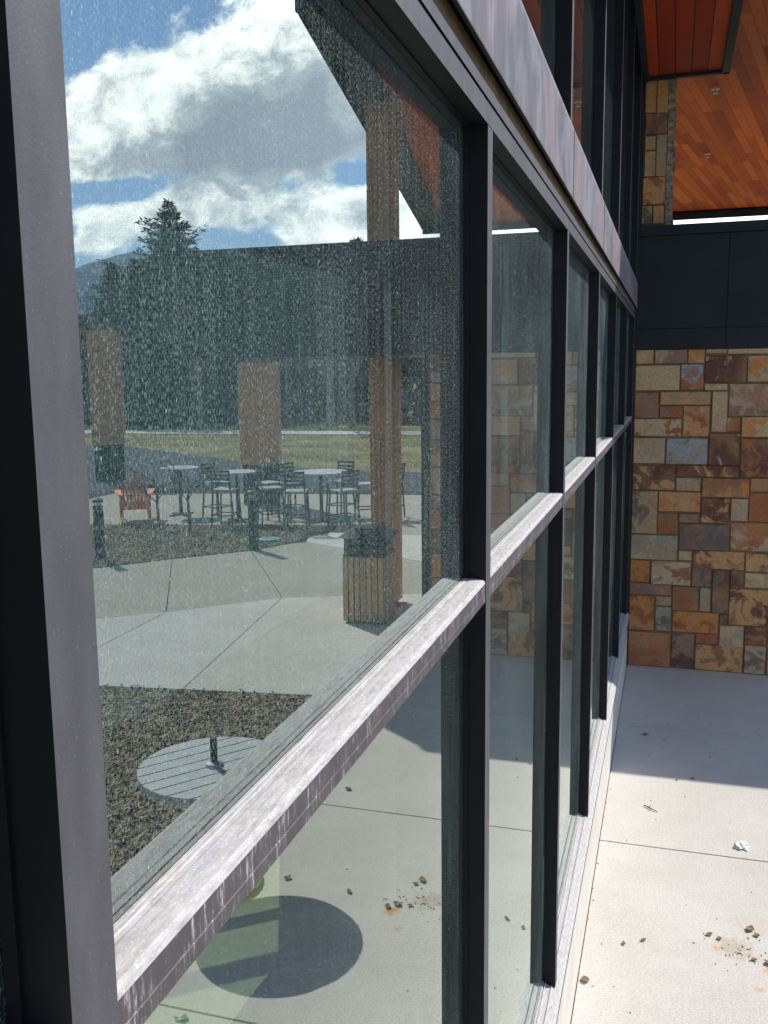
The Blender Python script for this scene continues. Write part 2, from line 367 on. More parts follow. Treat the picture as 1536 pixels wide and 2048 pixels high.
def stone_mat(name='stone_veneer'):
    mt, t, p, out, co = mat(name)
    ca = t.new('ShaderNodeAttribute', attribute_name='ca'); cb = t.new('ShaderNodeAttribute', attribute_name='cb')
    off = t.new('ShaderNodeVectorMath', operation='MULTIPLY_ADD'); t.put(off.inputs[0], cb.outputs['Color']); off.inputs[1].default_value = (40, 60, 80); t.put(off.inputs[2], co)
    n = t.noise(off.outputs[0], 5.0, 7, 0.62, 0.9)
    f = t.new('ShaderNodeMapRange', interpolation_type='SMOOTHSTEP'); t.put(f.inputs[0], t.math('ADD', n, t.math('MULTIPLY', t.math('SUBTRACT', ca.outputs['Alpha'], 0.42), 0.45)))
    f.inputs[1].default_value = 0.46; f.inputs[2].default_value = 0.535
    col = t.mix(f.outputs[0], ca.outputs['Color'], cb.outputs['Color'])
    n2 = t.noise(off.outputs[0], 13, 9, 0.78, 0.8)
    col = t.mix(t.math('MULTIPLY', t.sstep(n2, 0.5, 0.66), 0.45), col, (0.34, 0.17, 0.06, 1))
    col = t.mix(t.math('MULTIPLY', t.sstep(n2, 0.48, 0.34), 0.5), col, (0.06, 0.04, 0.035, 1))
    n3 = t.noise(off.outputs[0], 2.6, 3)
    col = t.mix(t.math('MULTIPLY', t.sstep(n3, 0.42, 0.7), 0.45), col, (0.42, 0.235, 0.12, 1))
    t.put(p.inputs['Base Color'], col); setin(p, 'Roughness', 0.75); setin(p, 'Specular IOR Level', 0.25)
    vv = t.noise(off.outputs[0], 34, 8, 0.8)
    hs = t.new('ShaderNodeHueSaturation'); t.put(hs.inputs['Color'], col); hs.inputs['Saturation'].default_value = 1.02; t.put(hs.inputs['Value'], t.math('ADD', 0.78, t.math('MULTIPLY', vv, 1.6)))
    t.put(p.inputs['Base Color'], hs.outputs[0])
    bump(t, p, t.math('ADD', n2, t.noise(co, 60, 6, 0.7)), 0.8, 0.012); return mt
M['stone'] = stone_mat()
M['mortar'] = simple('mortar', (0.25, 0.17, 0.09), 0.95, 0.1, var=0.2, scale=12, bumps=0.4)

def boards(name, rot, w, L, c1, c2, c3, seam=0.004):
    mt, t, p, out, co = mat(name)
    v = t.mapping(co, (1, 1, 0), rot=(0, 0, rot))
    br = t.new('ShaderNodeTexBrick'); t.put(br.inputs['Vector'], v)
    br.offset = 0.37; br.offset_frequency = 3; br.inputs['Scale'].default_value = 1.0
    br.inputs['Mortar Size'].default_value = seam; br.inputs['Mortar Smooth'].default_value = 0.1
    br.inputs['Brick Width'].default_value = L; br.inputs['Row Height'].default_value = w
    br.inputs['Color1'].default_value = (0, 0, 0, 1); br.inputs['Color2'].default_value = (1, 1, 1, 1); br.inputs['Mortar'].default_value = (0.5, 0.5, 0.5, 1)
    sp = t.new('ShaderNodeSeparateColor'); t.l.new(br.outputs['Color'], sp.inputs[0])
    col = t.ramp(sp.outputs[0], [(0.0, c1), (0.55, c2), (1.0, c3)])
    g = t.noise(t.mapping(v, (0.8, 22, 1)), 5, 6, 0.65, 0.6)
    col = t.mix(t.math('MULTIPLY', t.sstep(g, 0.35, 0.75), 0.5), col, tuple(x*0.55 for x in c2)+(1,))
    kn = t.new('ShaderNodeTexVoronoi'); t.put(kn.inputs['Vector'], t.mapping(v, (0.7, 1.6, 1))); kn.inputs['Scale'].default_value = 2.2
    col = t.mix(t.math('MULTIPLY', t.math('LESS_THAN', kn.outputs['Distance'], 0.035), 0.8), col, (0.05, 0.015, 0.006, 1))
    col = t.mix(br.outputs['Fac'], col, (0.03, 0.01, 0.005, 1))
    t.put(p.inputs['Base Color'], col); setin(p, 'Roughness', 0.55); setin(p, 'Specular IOR Level', 0.12)
    bump(t, p, t.math('SUBTRACT', t.math('MULTIPLY', g, 0.2), br.outputs['Fac']), 0.3, 0.004); return mt
CAN_A = math.atan2(2.57, 14.97)
M['cedar_far'] = boards('canopy_cedar_boards', -(math.pi/2-CAN_A), 0.115, 1.7, (0.30, 0.042, 0.007), (0.52, 0.095, 0.011), (0.68, 0.165, 0.020), 0.002)
M['cedar_near'] = boards('overhang_cedar_boards', -math.pi/2, 0.145, 9.0, (0.30, 0.030, 0.008), (0.46, 0.055, 0.012), (0.54, 0.08, 0.016), 0.005)
def wood(name, c1, c2, seam=0.0):
    mt, t, p, out, co = mat(name)
    g = t.noise(t.mapping(co, (22, 22, 0.9)), 3, 6, 0.65, 0.5); b = t.noise(co, 1.7, 3)
    col = t.mix(t.sstep(g, 0.3, 0.7), (*c1, 1), (*c2, 1)); col = t.mix(t.math('MULTIPLY', t.sstep(b, 0.4, 0.7), 0.3), col, (*[x*0.7 for x in c1], 1))
    t.put(p.inputs['Base Color'], col); setin(p, 'Roughness', 0.6); setin(p, 'Specular IOR Level', 0.25)
    bump(t, p, g, 0.25, 0.004); return mt
M['column_wood'] = wood('column_wood', (0.52, 0.225, 0.11), (0.72, 0.36, 0.19))
M['bin_wood'] = wood('bin_wood', (0.48, 0.31, 0.15), (0.66, 0.46, 0.25))
M['orange_wood'] = wood('orange_painted_wood', (0.80, 0.20, 0.09), (0.90, 0.30, 0.16))
M['table_metal'] = simple('silver_table_metal', (0.42, 0.44, 0.45), 0.5, 0.5, var=0.08)
M['chair_metal'] = simple('charcoal_chair_metal', (0.03, 0.034, 0.036), 0.5, 0.4)
M['teal'] = simple('teal_plastic', (0.12, 0.38, 0.36), 0.5, 0.4)
M['tissue'] = simple('tissue_paper', (0.78, 0.76, 0.70), 0.95, 0.05, var=0.06, scale=40)
M['leaf'] = simple('dry_leaf', (0.22, 0.155, 0.085), 0.8, 0.2, var=0.5, scale=60)
M['twig'] = simple('twig_bark', (0.07, 0.055, 0.04), 0.9, 0.1)
M['bark'] = simple('bark', (0.10, 0.085, 0.07), 0.95, 0.1, var=0.35, scale=10, bumps=0.5)
M['greybark'] = simple('grey_bark', (0.26, 0.235, 0.21), 0.95, 0.1, var=0.35, scale=6, bumps=0.4)
def foliage(name, c1, c2):
    mt, t, p, out, co = mat(name)
    n = t.noise(co, 1.1, 4); ge = t.new('ShaderNodeNewGeometry')
    col = t.mix(t.sstep(n, 0.35, 0.65), (*c1, 1), (*c2, 1)); col = t.mix(t.math('MULTIPLY', ge.outputs['Random Per Island'], 0.6), col, (*[x*0.5 for x in c1], 1))
    t.put(p.inputs['Base Color'], col); setin(p, 'Roughness', 0.8); setin(p, 'Specular IOR Level', 0.15); return mt
M['spruce'] = foliage('spruce_needles', (0.028, 0.048, 0.026), (0.055, 0.08, 0.04))
M['pine'] = foliage('yellow_green_needles', (0.06, 0.075, 0.022), (0.11, 0.12, 0.04))
M['grassblade'] = simple('green_blade', (0.10, 0.22, 0.05), 0.7, 0.2)
M['floor_in'] = simple('speckled_floor', (0.62, 0.66, 0.47), 0.7, 0.3, var=0.10, scale=30)
M['wall_in'] = simple('interior_paint', (0.06, 0.065, 0.065), 0.9, 0.2)
M['ceil_in'] = simple('interior_ceiling', (0.10, 0.10, 0.09), 0.9, 0.2)
M['hem_floor_shade'] = simple('dark_hem_and_floor_shade', (0.035, 0.045, 0.045), 0.6, 0.3)
M['yellow_post'] = simple('pale_yellow_post', (0.62, 0.60, 0.36), 0.7, 0.3, var=0.05)
M['fixture'] = simple('soffit_fixture', (0.55, 0.52, 0.5), 0.4, 0.5)

def struct(o): o['kind'] = 'structure'; return o

# ================================================================== ground and paving
b = MB(); S = 4500; b.add([(-S, -S, -0.06), (S, -S, -0.06), (S, S, -0.06), (-S, S, -0.06)], [(0, 1, 2, 3)])
struct(b.build('ground', M['ground']))
b = MB(); b.add([(-0.2, -9, -0.022), (14, -9, -0.022), (14, 23.5, -0.022), (-0.2, 23.5, -0.022)], [(0, 1, 2, 3)])
struct(b.build('paving_base', M['gap']))
def shrink(poly, d):
    n = len(poly); c = Vector((sum(p[0] for p in poly)/n, sum(p[1] for p in poly)/n)); res = []
    for i in range(n):
        p0 = Vector(poly[i-1]); p1 = Vector(poly[i]); p2 = Vector(poly[(i+1) % n])
        e1 = (p1-p0).normalized(); e2 = (p2-p1).normalized()
        n1 = Vector((-e1.y, e1.x)); n2 = Vector((-e2.y, e2.x))
        if n1.dot(c-p1) < 0: n1 = -n1
        if n2.dot(c-p1) < 0: n2 = -n2
        k = 1+n1.dot(n2)
        res.append(tuple(p1+(n1+n2)*d/max(k, 0.3)))
    return res
b = MB()
rows = [-8.6, -6.4, -4.2, -2.0, -0.4+1.8-2.2*0, 3.68, 5.92, 8.04, 10.2, 12.4, 14.6, 16.95, 19.2, 21.6]
rows[4] = 1.45; rows[3] = -0.75; rows[2] = -2.95; rows[1] = -5.2; rows[0] = -8.6
for i in range(len(rows)-1): b.poly(shrink([(0.058, rows[i]), (2.71, rows[i]), (2.71, rows[i+1]), (0.058, rows[i+1])], 0.005), -0.03, 0.0)
for q in ([(2.71, 8.06), (4.07, 7.88), (4.62, 11.66), (2.71, 12.4)], [(4.07, 7.88), (5.66, 7.65), (5.78, 10.55), (4.62, 11.66)],
          [(5.66, 7.65), (13.5, 6.6), (13.5, 7.6), (8.6, 8.7), (6.42, 10.02), (5.78, 10.55)],
          [(2.71, 14.2), (5.9, 15.75), (6.05, 16.3), (5.8, 16.95), (2.71, 16.95)]):
    b.poly(shrink(q, 0.005), -0.03, 0.0)
struct(b.build('pavement', M['concrete'], bevel=0.004))
b = MB()
for q in ([(2.71, 12.4), (4.62, 11.66), (6.52, 14.75), (6.1, 15.6), (5.9, 15.75), (2.71, 14.2)], [(4.62, 11.66), (5.78, 10.55), (7.5, 13.75), (6.52, 14.75)],
          [(5.78, 10.55), (6.42, 10.02), (8.6, 8.7), (13.5, 7.6), (13.5, 9.6), (8.3, 12.8), (7.5, 13.75)],
          [(2.71, 16.95), (5.8, 16.95), (6.0, 17.75), (6.3, 22.6), (2.71, 22.9)], [(6.0, 17.75), (9.0, 17.1), (9.6, 22.1), (6.3, 22.6)], [(9.0, 17.1), (13.5, 16.2), (13.5, 21.4), (9.6, 22.1)]):
    b.poly(shrink(q, 0.006), -0.03, -0.002)
struct(b.build('patio', M['concrete_tan'], bevel=0.004))
# asphalt between the patio and the field, and a path beyond the field
b = MB(); b.add([(2.0, 22.9, -0.03), (13.6, 21.3, -0.03), (40, 19, -0.03), (60, 34, -0.03), (22.9, 36.8, -0.03), (12.4, 29.3, -0.03), (8.7, 28.3, -0.03), (2.0, 28.0, -0.03)], [tuple(range(8))])
struct(b.build('road', M['asphalt']))
b = MB(); b.add([(-5, 46.5, -0.03), (60, 43.0, -0.03), (60, 45.6, -0.03), (-5, 49.4, -0.03)], [(0, 1, 2, 3)])
struct(b.build('path', M['concrete']))
# mulch beds: lumpy sheets with thousands of chips
def bed(name, poly, zt, nchips, seed):
    rnd = random.Random(seed); b = MB()
    xs = [p[0] for p in poly]; ys = [p[1] for p in poly]
    def inside(x, y):
        c = False; n = len(poly); j = n-1
        for i in range(n):
            (xi, yi), (xj, yj) = poly[i], poly[j]
            if (yi > y) != (yj > y) and x < (xj-xi)*(y-yi)/(yj-yi)+xi: c = not c
            j = i
        return c
    b.poly(poly, -0.03, zt)
    k = 0
    while k < nchips:
        x = rnd.uniform(min(xs), max(xs)); y = rnd.uniform(min(ys), max(ys))
        if not inside(x, y): continue
        k += 1
        a = rnd.uniform(0, math.pi); L = rnd.uniform(0.015, 0.05); w = rnd.uniform(0.005, 0.014); tz = rnd.uniform(-0.5, 0.5)
        d = Vector((math.cos(a)*L, math.sin(a)*L, tz*L)); s = Vector((-math.sin(a)*w, math.cos(a)*w, rnd.uniform(-.3, .3)*w)); c = Vector((x, y, zt+0.008+rnd.uniform(0, .012)))
        v = [c-d-s, c+d-s, c+d+s, c-d+s]; b.add(v, [(0, 1, 2, 3)])
    o = b.build(name, M['mulch'], recalc=False); return tag(struct(o), None, None)
bed('mulch_bed', [(2.72, 8.04), (2.72, -8.6), (9.5, -8.6), (9.5, 7.12), (5.66, 7.63), (4.07, 7.86)], 0.006, 24000, 1)
bed('mulch_bed', [(13.5, 9.65), (8.3, 12.85), (7.5, 13.8), (6.52, 14.8), (6.12, 15.65), (6.08, 16.3), (5.9, 17.0), (5.98, 17.70), (9.0, 17.05), (13.5, 16.15)], 0.006, 9000, 2)
b = MB(); rnd = random.Random(5)
for k in range(70):
    x = 3.75+rnd.gauss(0, .09); y = 7.72+rnd.gauss(0, .04); a = rnd.uniform(0, 6.28); h = rnd.uniform(.02, .06)
    b.add([(x-.004, y, .0), (x+.004, y, .0), (x+math.cos(a)*h*.5, y+math.sin(a)*h*.5, h)], [(0, 1, 2)])
tag(b.build('grass_tuft', M['grassblade'], recalc=False), 'small green grass tuft at the edge of the mulch bed', 'grass', kind='stuff')
# forested hill
b = MB(); NX, NY = 90, 10
for j in range(NY+1):
    for i in range(NX+1):
        x = -500+i*26; u = x/900.0
        ridge = 60+82*math.exp(-((u-0.675)/0.14)**2)+40*math.exp(-((u-1.1)/0.3)**2)+22*math.exp(-((u-0.45)/0.15)**2)+7*mnoise.noise(Vector((x*.008, 0, 0)))
        tt = j/NY; b.v.append((x, 760+280*tt, ridge*math.sin(tt*math.pi/2)**0.8+3*mnoise.noise(Vector((x*.03, tt*6, 2)))*tt-4*(1-tt)))
for j in range(NY):
    for i in range(NX):
        a = j*(NX+1)+i; b.f.append([a, a+1, a+NX+2, a+NX+1]); b.m.append(0)
struct(b.build('hills', M['hill'], smooth=True))

# ================================================================== window wall
MUL = [-3.116, -1.58, -0.045, 0.492, 1.980, 3.504, 5.028, 6.552, 8.076, 9.600]
MUL = [-4.08, -2.556, -1.032, 0.492, 1.980, 3.504, 5.028, 6.552, 8.076, 9.600]
MW = 0.0531; XF = 0.0506
ZS, ZR0, ZR1, ZT = 0.584, 2.5386, 2.589, 3.5336
wall = thing('window_wall', 'dark framed window wall of tall dusty panes over a pale plinth', 'window wall', (0, 2.0, 0))
for y in MUL:
    b = MB()
    if y > 9.5: y1 = y+0.105
    else: y1 = y+MW
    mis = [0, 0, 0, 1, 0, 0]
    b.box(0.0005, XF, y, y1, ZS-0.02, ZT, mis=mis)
    b.box(0.0005, 0.013, y-0.004, y1+0.004, ZS-0.018, ZT-0.001, 0)      # glazing bead
    b.box(-0.16, -0.012, y+0.004, y1-0.004, 0.0, 3.60, 0)
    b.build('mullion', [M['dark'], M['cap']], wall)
    b = MB()
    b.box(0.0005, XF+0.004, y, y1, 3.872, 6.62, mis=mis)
    b.box(0.0005, 0.013, y-0.004, y1+0.004, 3.874, 6.60, 0)
    b.box(-0.16, -0.012, y+0.004, y1-0.004, 3.90, 6.6, 0)
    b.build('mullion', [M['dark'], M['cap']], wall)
# intermediate rails, one length between each two mullions
RAILP = [(0.0005, 2.5902), (0.004, 2.5903), (0.005, 2.5896), (0.0065, 2.5896), (0.0075, 2.5908), (0.010, 2.5908), (0.0112, 2.5895), (0.0165, 2.5893), (0.018, 2.5901), (0.030, 2.5897),
         (0.043, 2.5885), (0.0478, 2.5855), (0.0492, 2.580), (0.0492, 2.5562), (0.0482, 2.5555), (0.0482, 2.5545), (0.0492, 2.5538), (0.0492, ZR0), (0.0005, ZR0)]
RAILM = [1]*11+[1]+[2]*5+[0, 0]
for i in range(len(MUL)-1):
    y0 = MUL[i]+MW+0.0004; y1 = MUL[i+1]-0.0004
    b = MB(); b.prof(RAILP, y0, y1, RAILM)
    b.build('mid_rail', [M['dark'], M['ledge'], M['railfront']], wall)
    b = MB(); b.box(-0.16, -0.012, y0, y1, ZR0+0.002, ZR1-0.002); b.build('inner_rail', M['dark'], wall)
# sill, top rail and bands run the whole length
Y0, Y1 = -4.4, 9.705
SILLP = [(0.0005, 0.606), (0.004, 0.606), (0.005, 0.598), (0.009, 0.597), (0.0105, 0.601), (0.013, 0.600), (0.0145, 0.592), (0.034, 0.588), (0.0355, 0.592), (0.038, 0.5915), (0.0395, 0.586),
         (0.052, 0.582), (0.0535, 0.579), (0.058, 0.578), (0.0595, 0.574), (0.063, 0.5735), (0.064, 0.569), (0.071, 0.566), (0.075, 0.560), (0.075, 0.532), (-0.15, 0.532), (-0.15, 0.585), (-0.012, 0.585), (-0.012, 0.50), (0.0005, 0.50)]
SILLP = SILLP[:20]+[(0.0005, 0.532)]
b = MB(); b.prof(SILLP, Y0, Y1, [1]*18+[2, 0, 0]); b.build('sill', [M['dark'], M['ledge'], M['cap']], wall)
b = MB(); b.box(-0.14, 0.0590, Y0, Y1, -0.02, 0.531); b.build('plinth', M['plinth'], wall)
TOPP = [(0.0005, ZT), (0.012, ZT), (0.0125, ZT+0.004), (0.022, ZT+0.004), (0.0225, ZT), (0.0515, ZT), (0.0515, 3.575), (0.040, 3.5755), (0.040, 3.5825), (0.0515, 3.583), (0.0515, 3.606), (0.047, 3.613), (0.0465, 3.614), (0.046, 3.650), (0.0005, 3.650)]
b = MB(); b.prof(TOPP, Y0, Y1, [0, 0, 0, 0, 0, 1, 0, 0, 0, 1, 1, 3, 3, 0, 0]); b.build('top_rail', [M['dark'], M['cap'], M['cap'], M['sealant']], wall)
b = MB(); b.box(0.0600, 0.0706, Y0, Y1, 3.636, 3.871, mis=[0, 1, 0, 1, 0, 0]); b.box(0.012, 0.0602, Y0, Y1, 3.70, 3.868, 0); mb_ = b.build('metal_band', [M['dark'], M['board']], wall, bevel=0.003)
# seams and lap screws of the band
b = MB()
for y in (3.47, 5.0, 6.49):
    b.box(0.0705, 0.0722, y, y+0.006, 3.638, 3.868)
b.build('band_seam', M['cap'], mb_)
b = MB(); b.box(-0.16, -0.012, Y0, Y1, 3.54, 3.87); b.box(-0.16, 0.05, Y0, Y1, 6.45, 6.62); b.build('head', M['dark'], wall)
# panes
for i in range(len(MUL)-1):
    y0 = MUL[i]+MW; y1 = MUL[i+1]
    for (z0, z1, key) in ((ZS-0.03, ZR0+0.004, 'glass_low'), (ZR1-0.004, ZT+0.003, 'glass_up'), (3.865, 6.46, 'glass_high')):
        b = MB(); b.box(-0.0065, 0.0, y0-0.006, y1+0.006, z0, z1, mis=[1, 1, 1, 0, 1, 1])
        b.build('pane', [M[key], M['glass_body']], wall)
# dried caulk and dirt line corner block where the wall meets the stone
b = MB(); b.box(0.0, 0.066, 9.706, 9.80, 0.0, 3.55); b.box(-0.01, 0.084, 9.80, 9.99, 4.43, 6.7); b.box(-0.01, 0.074, 9.706, 9.7515, 3.552, 6.7); b.box(-0.01, 0.0735, 9.7515, 9.769, 3.552, 4.30); b.build('end_trim', M['black_steel'], wall)
# roller shades inside the upper panes
gr = 'roller shades behind the upper panes'
names = ['behind the nearest large dusty pane', 'behind the second pane from the camera', 'behind the third pane along', 'behind the fourth pane along', 'behind the fifth pane along', 'behind the last pane before the stone wall']
for i in range(3, len(MUL)-1):
    y0 = MUL[i]+MW+0.02; y1 = MUL[i+1]-0.045
    b = MB(); b.box(-0.200, -0.197, y0, y1, 2.62, 3.52)
    t_ = thing('roller_shade', 'grey woven roller shade hanging '+names[i-3], 'roller shade', (-0.2, (y0+y1)/2, 2.6), gr)
    sc_ = b.build('shade_cloth', M['shade'], t_)
    b = MB(); b.box(-0.209, -0.188, y0, y1, 2.598, 2.620); b.build('hem_bar', M['hem_floor_shade'], sc_)
    b = MB(); b.tube([(-0.215, y0, 3.545), (-0.215, y1, 3.545)], 0.028, 12); b.build('roller', M['dark'], t_)

# interior room
b = MB(); b.add([(-9, -4.4, 0.10), (-0.141, -4.4, 0.10), (-0.141, 9.7, 0.10), (-9, 9.7, 0.10)], [(0, 1, 2, 3)]); struct(b.build('floor', M['floor_in']))
b = MB(); b.box(-9, -0.17, -4.4, 9.7, 3.61, 3.80); struct(b.build('ceiling', M['ceil_in']))
b = MB(); b.box(-9.2, -9.0, -4.6, 9.9, -0.05, 6.7); b.box(-9.0, 0.05, -4.6, -4.42, -0.05, 6.7); b.box(-9.0, -0.02, 9.72, 9.9, -0.05, 6.7); struct(b.build('wall', M['wall_in']))
b = MB(); b.box(-9, 0.0, -4.6, 9.9, 6.63, 6.75); struct(b.build('roof', M['black_steel']))
b = MB(); b.poly([(-2.75, 7.4), (-1.75, 4.92), (-1.37, 4.01), (-1.40, 3.73), (-1.42, 2.6), (-0.22, 2.6), (-0.22, 7.4)], 0.104, 0.118)  # dark sheet added over the lit floor, its colour standing for shade
tag(b.build('floor_shade_sheet', M['hem_floor_shade']), 'dark sheet added over the sunlit floor behind the lower pane to read as shade', 'mat')
b = MB(); b.box(-0.72, -0.64, 5.05, 5.13, 0.10, 2.3)
b.box(-0.76, -0.60, 5.01, 5.17, 0.10, 0.14)
tag(b.build('yellow_post', M['yellow_post']), 'pale yellow post seen dimly through the lower pane', 'post')

# ================================================================== stone wall with ashlar veneer
CR = (0.44, 0.33, 0.19); TN = (0.36, 0.27, 0.18); OC = (0.46, 0.245, 0.105); OR = (0.46, 0.185, 0.06); RU = (0.30, 0.10, 0.042); MA = (0.11, 0.05, 0.035)
MV = (0.24, 0.14, 0.10); BL = (0.27, 0.28, 0.30); GG = (0.27, 0.25, 0.18); OL = (0.34, 0.25, 0.14); BR = (0.25, 0.12, 0.055); DK = (0.13, 0.10, 0.085)
F = FPX
def ray(px, py): return fwd + r2*(px-768)/F - u2*(py-1024)/F
def onwall(px, py, Y):
    d = ray(px, py); t = Y/d.y; return (CAMX+d.x*t, CAMH+d.z*t)
C3 = [((75,50,265,212),CR,OC,.35),((275,50,640,205),MV,TN,.3),((645,45,835,205),OR,TN,.4),((845,40,1080,95),OL,TN,.4),((1090,35,1560,98),CR,TN,.2),((65,225,555,508),CR,OR,.12),
 ((565,212,820,495),BL,RU,.4),((835,120,1300,415),OC,MA,.55),((1310,115,1700,410),TN,OR,.3),((830,430,1090,508),CR,GG,.4),((50,525,320,815),MV,BR,.4),((335,520,900,668),OL,OC,.4),
 ((910,515,1085,970),TN,CR,.5),((1100,430,1600,795),TN,MV,.5),((325,680,580,808),MV,RU,.45),((590,678,885,1022),OC,RU,.15),((45,822,570,1018),CR,RU,.3),((1075,805,1230,965),RU,CR,.35),
 ((1240,800,1600,1030),CR,OR,.3),((40,1035,390,1320),TN,CR,.4),((400,1040,865,1330),BL,GG,.35),((875,985,1220,1340),MA,CR,.2),((1228,1040,1700,1475),RU,MA,.4),((25,1345,505,1615),MA,OC,.35),
 ((515,1345,1215,1470),MA,OC,.3),((510,1480,785,1630),OL,TN,.5),((800,1485,1330,1700),OR,BR,.5),((1340,1485,1700,1640),BR,TN,.4),((20,1625,305,2101),DK,OL,.5),((315,1635,785,1858),OR,OC,.5),
 ((790,1710,1110,1985),MA,OC,.3),((1120,1710,1315,1965),TN,OR,.3),((1325,1650,1700,1975),RU,BR,.4)]
C4 = [((385,140,600,350),RU,BR,.4),((610,145,815,240),MV,BR,.3),((610,250,1125,525),BR,DK,.5),((1145,240,1700,540),TN,RU,.55),((105,365,595,625),GG,CR,.25),((605,530,745,630),CR,OC,.4),
 ((755,535,1295,725),OC,MA,.3),((1300,565,1700,755),OC,MV,.4),((100,628,305,855),RU,OR,.5),((320,640,735,885),CR,BR,.35),((745,705,945,905),MV,DK,.4),((955,730,1135,1180),DK,MA,.5),
 ((1145,730,1285,925),TN,MA,.45),((1295,768,1700,925),CR,OL,.4),((90,868,530,985),MV,TN,.3),((540,900,815,1155),RU,BR,.5),((825,915,940,1165),GG,OL,.3),((85,995,355,1350),OR,RU,.4),
 ((365,1005,530,1100),OL,OC,.4),((362,1108,525,1365),GG,DK,.4),((540,1165,1025,1385),OR,RU,.3),((1032,1190,1115,1290),MA,BR,.4),((1128,935,1700,1315),MA,OC,.45),((80,1372,520,1745),BR,RU,.5),
 ((530,1395,770,1775),MV,MA,.35),((780,1392,1012,1500),RU,BR,.4),((1028,1312,1285,1535),CR,GG,.35),((1292,1330,1700,1510),RU,MA,.4),((775,1512,1275,1815),BR,OC,.45),((1285,1525,1700,1850),DK,TN,.4)]
WY = 9.77
stones = []
for (q, ca, cb, mx) in C3+C4:
    is3 = (q, ca, cb, mx) in C3
    ox, oy, sc = (1260, 690, 5.565) if is3 else (1240, 1000, 5.189)
    x0, y0, x1, y1 = q
    P = [onwall(ox+x/sc, oy+y/sc, WY) for x, y in ((x0, y0), (x1, y0), (x1, y1), (x0, y1))]
    xa = (P[0][0]+P[3][0])/2; xb = (P[1][0]+P[2][0])/2; zb = (P[2][1]+P[3][1])/2; za = (P[0][1]+P[1][1])/2
    stones.append([xa, xb, max(zb, 0.004), min(za, 3.238), ca, cb, mx])
for s in stones:
    if s[1] > 1.2: s[1] = 1.40
    if s[0] < 0.12: s[0] = 0.066
rnd = random.Random(11); pal = [CR, TN, OC, OR, RU, MA, MV, BL, GG, OL, BR, DK, OC, RU, TN]
def fill(x0, x1, z0, z1, depth=0):
    w, h = x1-x0, z1-z0
    if (w > 0.42 or h > 0.30 or (depth < 1)) and (w > 0.16 or h > 0.16):
        if w > h*1.3: k = rnd.uniform(.35, .65)*w; fill(x0, x0+k, z0, z1, depth+1); fill(x0+k, x1, z0, z1, depth+1)
        else: k = rnd.uniform(.35, .65)*h; fill(x0, x1, z0, z0+k, depth+1); fill(x0, x1, z0+k, z1, depth+1)
    else:
        a, c = rnd.choice(pal), rnd.choice(pal); stones.append([x0+.006, x1-.006, z0+.006, z1-.006, a, c, rnd.uniform(.2, .5)])
fill(1.405, 2.04, 0.004, 3.236)
def stone_mesh(name, stones, parent, yface, axis='y', seed=3):
    rnd = random.Random(seed); vs, fs, CA, CB = [], [], [], []
    for (x0, x1, z0, z1, ca, cb, mx) in stones:
        if x1-x0 < 0.02 or z1-z0 < 0.02: continue
        dp = rnd.uniform(0.018, 0.034); bv = 0.006; nx = max(1, int((x1-x0)/0.05)); nz = max(1, int((z1-z0)/0.05)); o = len(vs)
        jit = [rnd.uniform(-.004, .004) for _ in range(4)]
        for j in range(nz+3):
            for i in range(nx+3):
                def pos(k, n, a, b):
                    if k == 0: return a, True
                    if k == n+2: return b, True
                    return a+bv+(b-a-2*bv)*(k-1)/n, False
                x, ex = pos(i, nx, x0, x1); z, ez = pos(j, nz, z0, z1)
                if i == 0: x += jit[0]*(z-z0)/(z1-z0)
                if i == nx+2: x += jit[1]*(z-z0)/(z1-z0)
                if j == 0: z += jit[2]*(x-x0)/(x1-x0)*.7
                if j == nz+2: z += jit[3]*(x-x0)/(x1-x0)*.7
                d = -0.004 if (ex or ez) else dp+0.006*mnoise.noise(Vector((x*9+seed, z*9, x0*7)))
                vs.append((x, yface+0.036-d, z))
                k = rnd.random()*0
                CA.append((*[c for c in ca], mx)); CB.append((*cb, 1))
        for j in range(nz+2):
            for i in range(nx+2):
                a = o+j*(nx+3)+i; fs.append([a, a+1, a+nx+4, a+nx+3])
    off = parent.location
    me = bpy.data.meshes.new(name); me.from_pydata([(v[0]-off.x, v[1]-off.y, v[2]-off.z) for v in vs], [], fs); me.materials.append(M['stone'])
    for nm, dat in (('ca', CA), ('cb', CB)):
        at = me.attributes.new(nm, 'FLOAT_COLOR', 'POINT'); at.data.foreach_set('color', [c for d in dat for c in d])
    o = bpy.data.objects.new(name, me); COL.objects.link(o); o.parent = parent; return o
sw = thing('stone_wall', 'wall of mixed brown, ochre and blue stone veneer under the black fascia', 'stone wall', (1.0, 9.9, 0))
b = MB(); b.box(0.060, 2.05, WY+0.030, WY+0.45, -0.02, 3.239); b.build('mortar_bed', M['mortar'], sw)
stone_mesh('stone_veneer', stones, sw, WY)
# stone pier above the fascia
sp = thing('stone_pillar', 'slim stone pier rising from the black fascia to the cedar soffit', 'pillar', (0.2, 10.0, 4.43))
b = MB(); b.box(0.075, 0.335, 9.935, 10.35, 4.41, 6.0); b.build('core', M['mortar'], sp)
rnd = random.Random(4)
PC = [((1283,412,1305,447),DK,OL),((1306,411,1328,447),OL,OC),((1286,355,1330,408),BR,OC),((1289,302,1311,352),OL,CR),((1313,268,1333,352),OL,GG),((1290,272,1312,298),OC,OL),((1291,228,1335,266),DK,BR),
      ((1292,150,1313,225),OC,OL),((1315,150,1337,225),OL,OC),((1296,136,1340,148),OC,TN)]
ps = []
for (q, ca, cb) in PC:
    a = onwall(q[0], q[1], 9.9); c = onwall(q[2], q[3], 9.9); bb = onwall(q[2], q[1], 9.9)
    ps.append([min(a[0], .28), min(c[0], .30), max(c[1], 4.44), min(a[1], 5.995), ca, cb, .45])
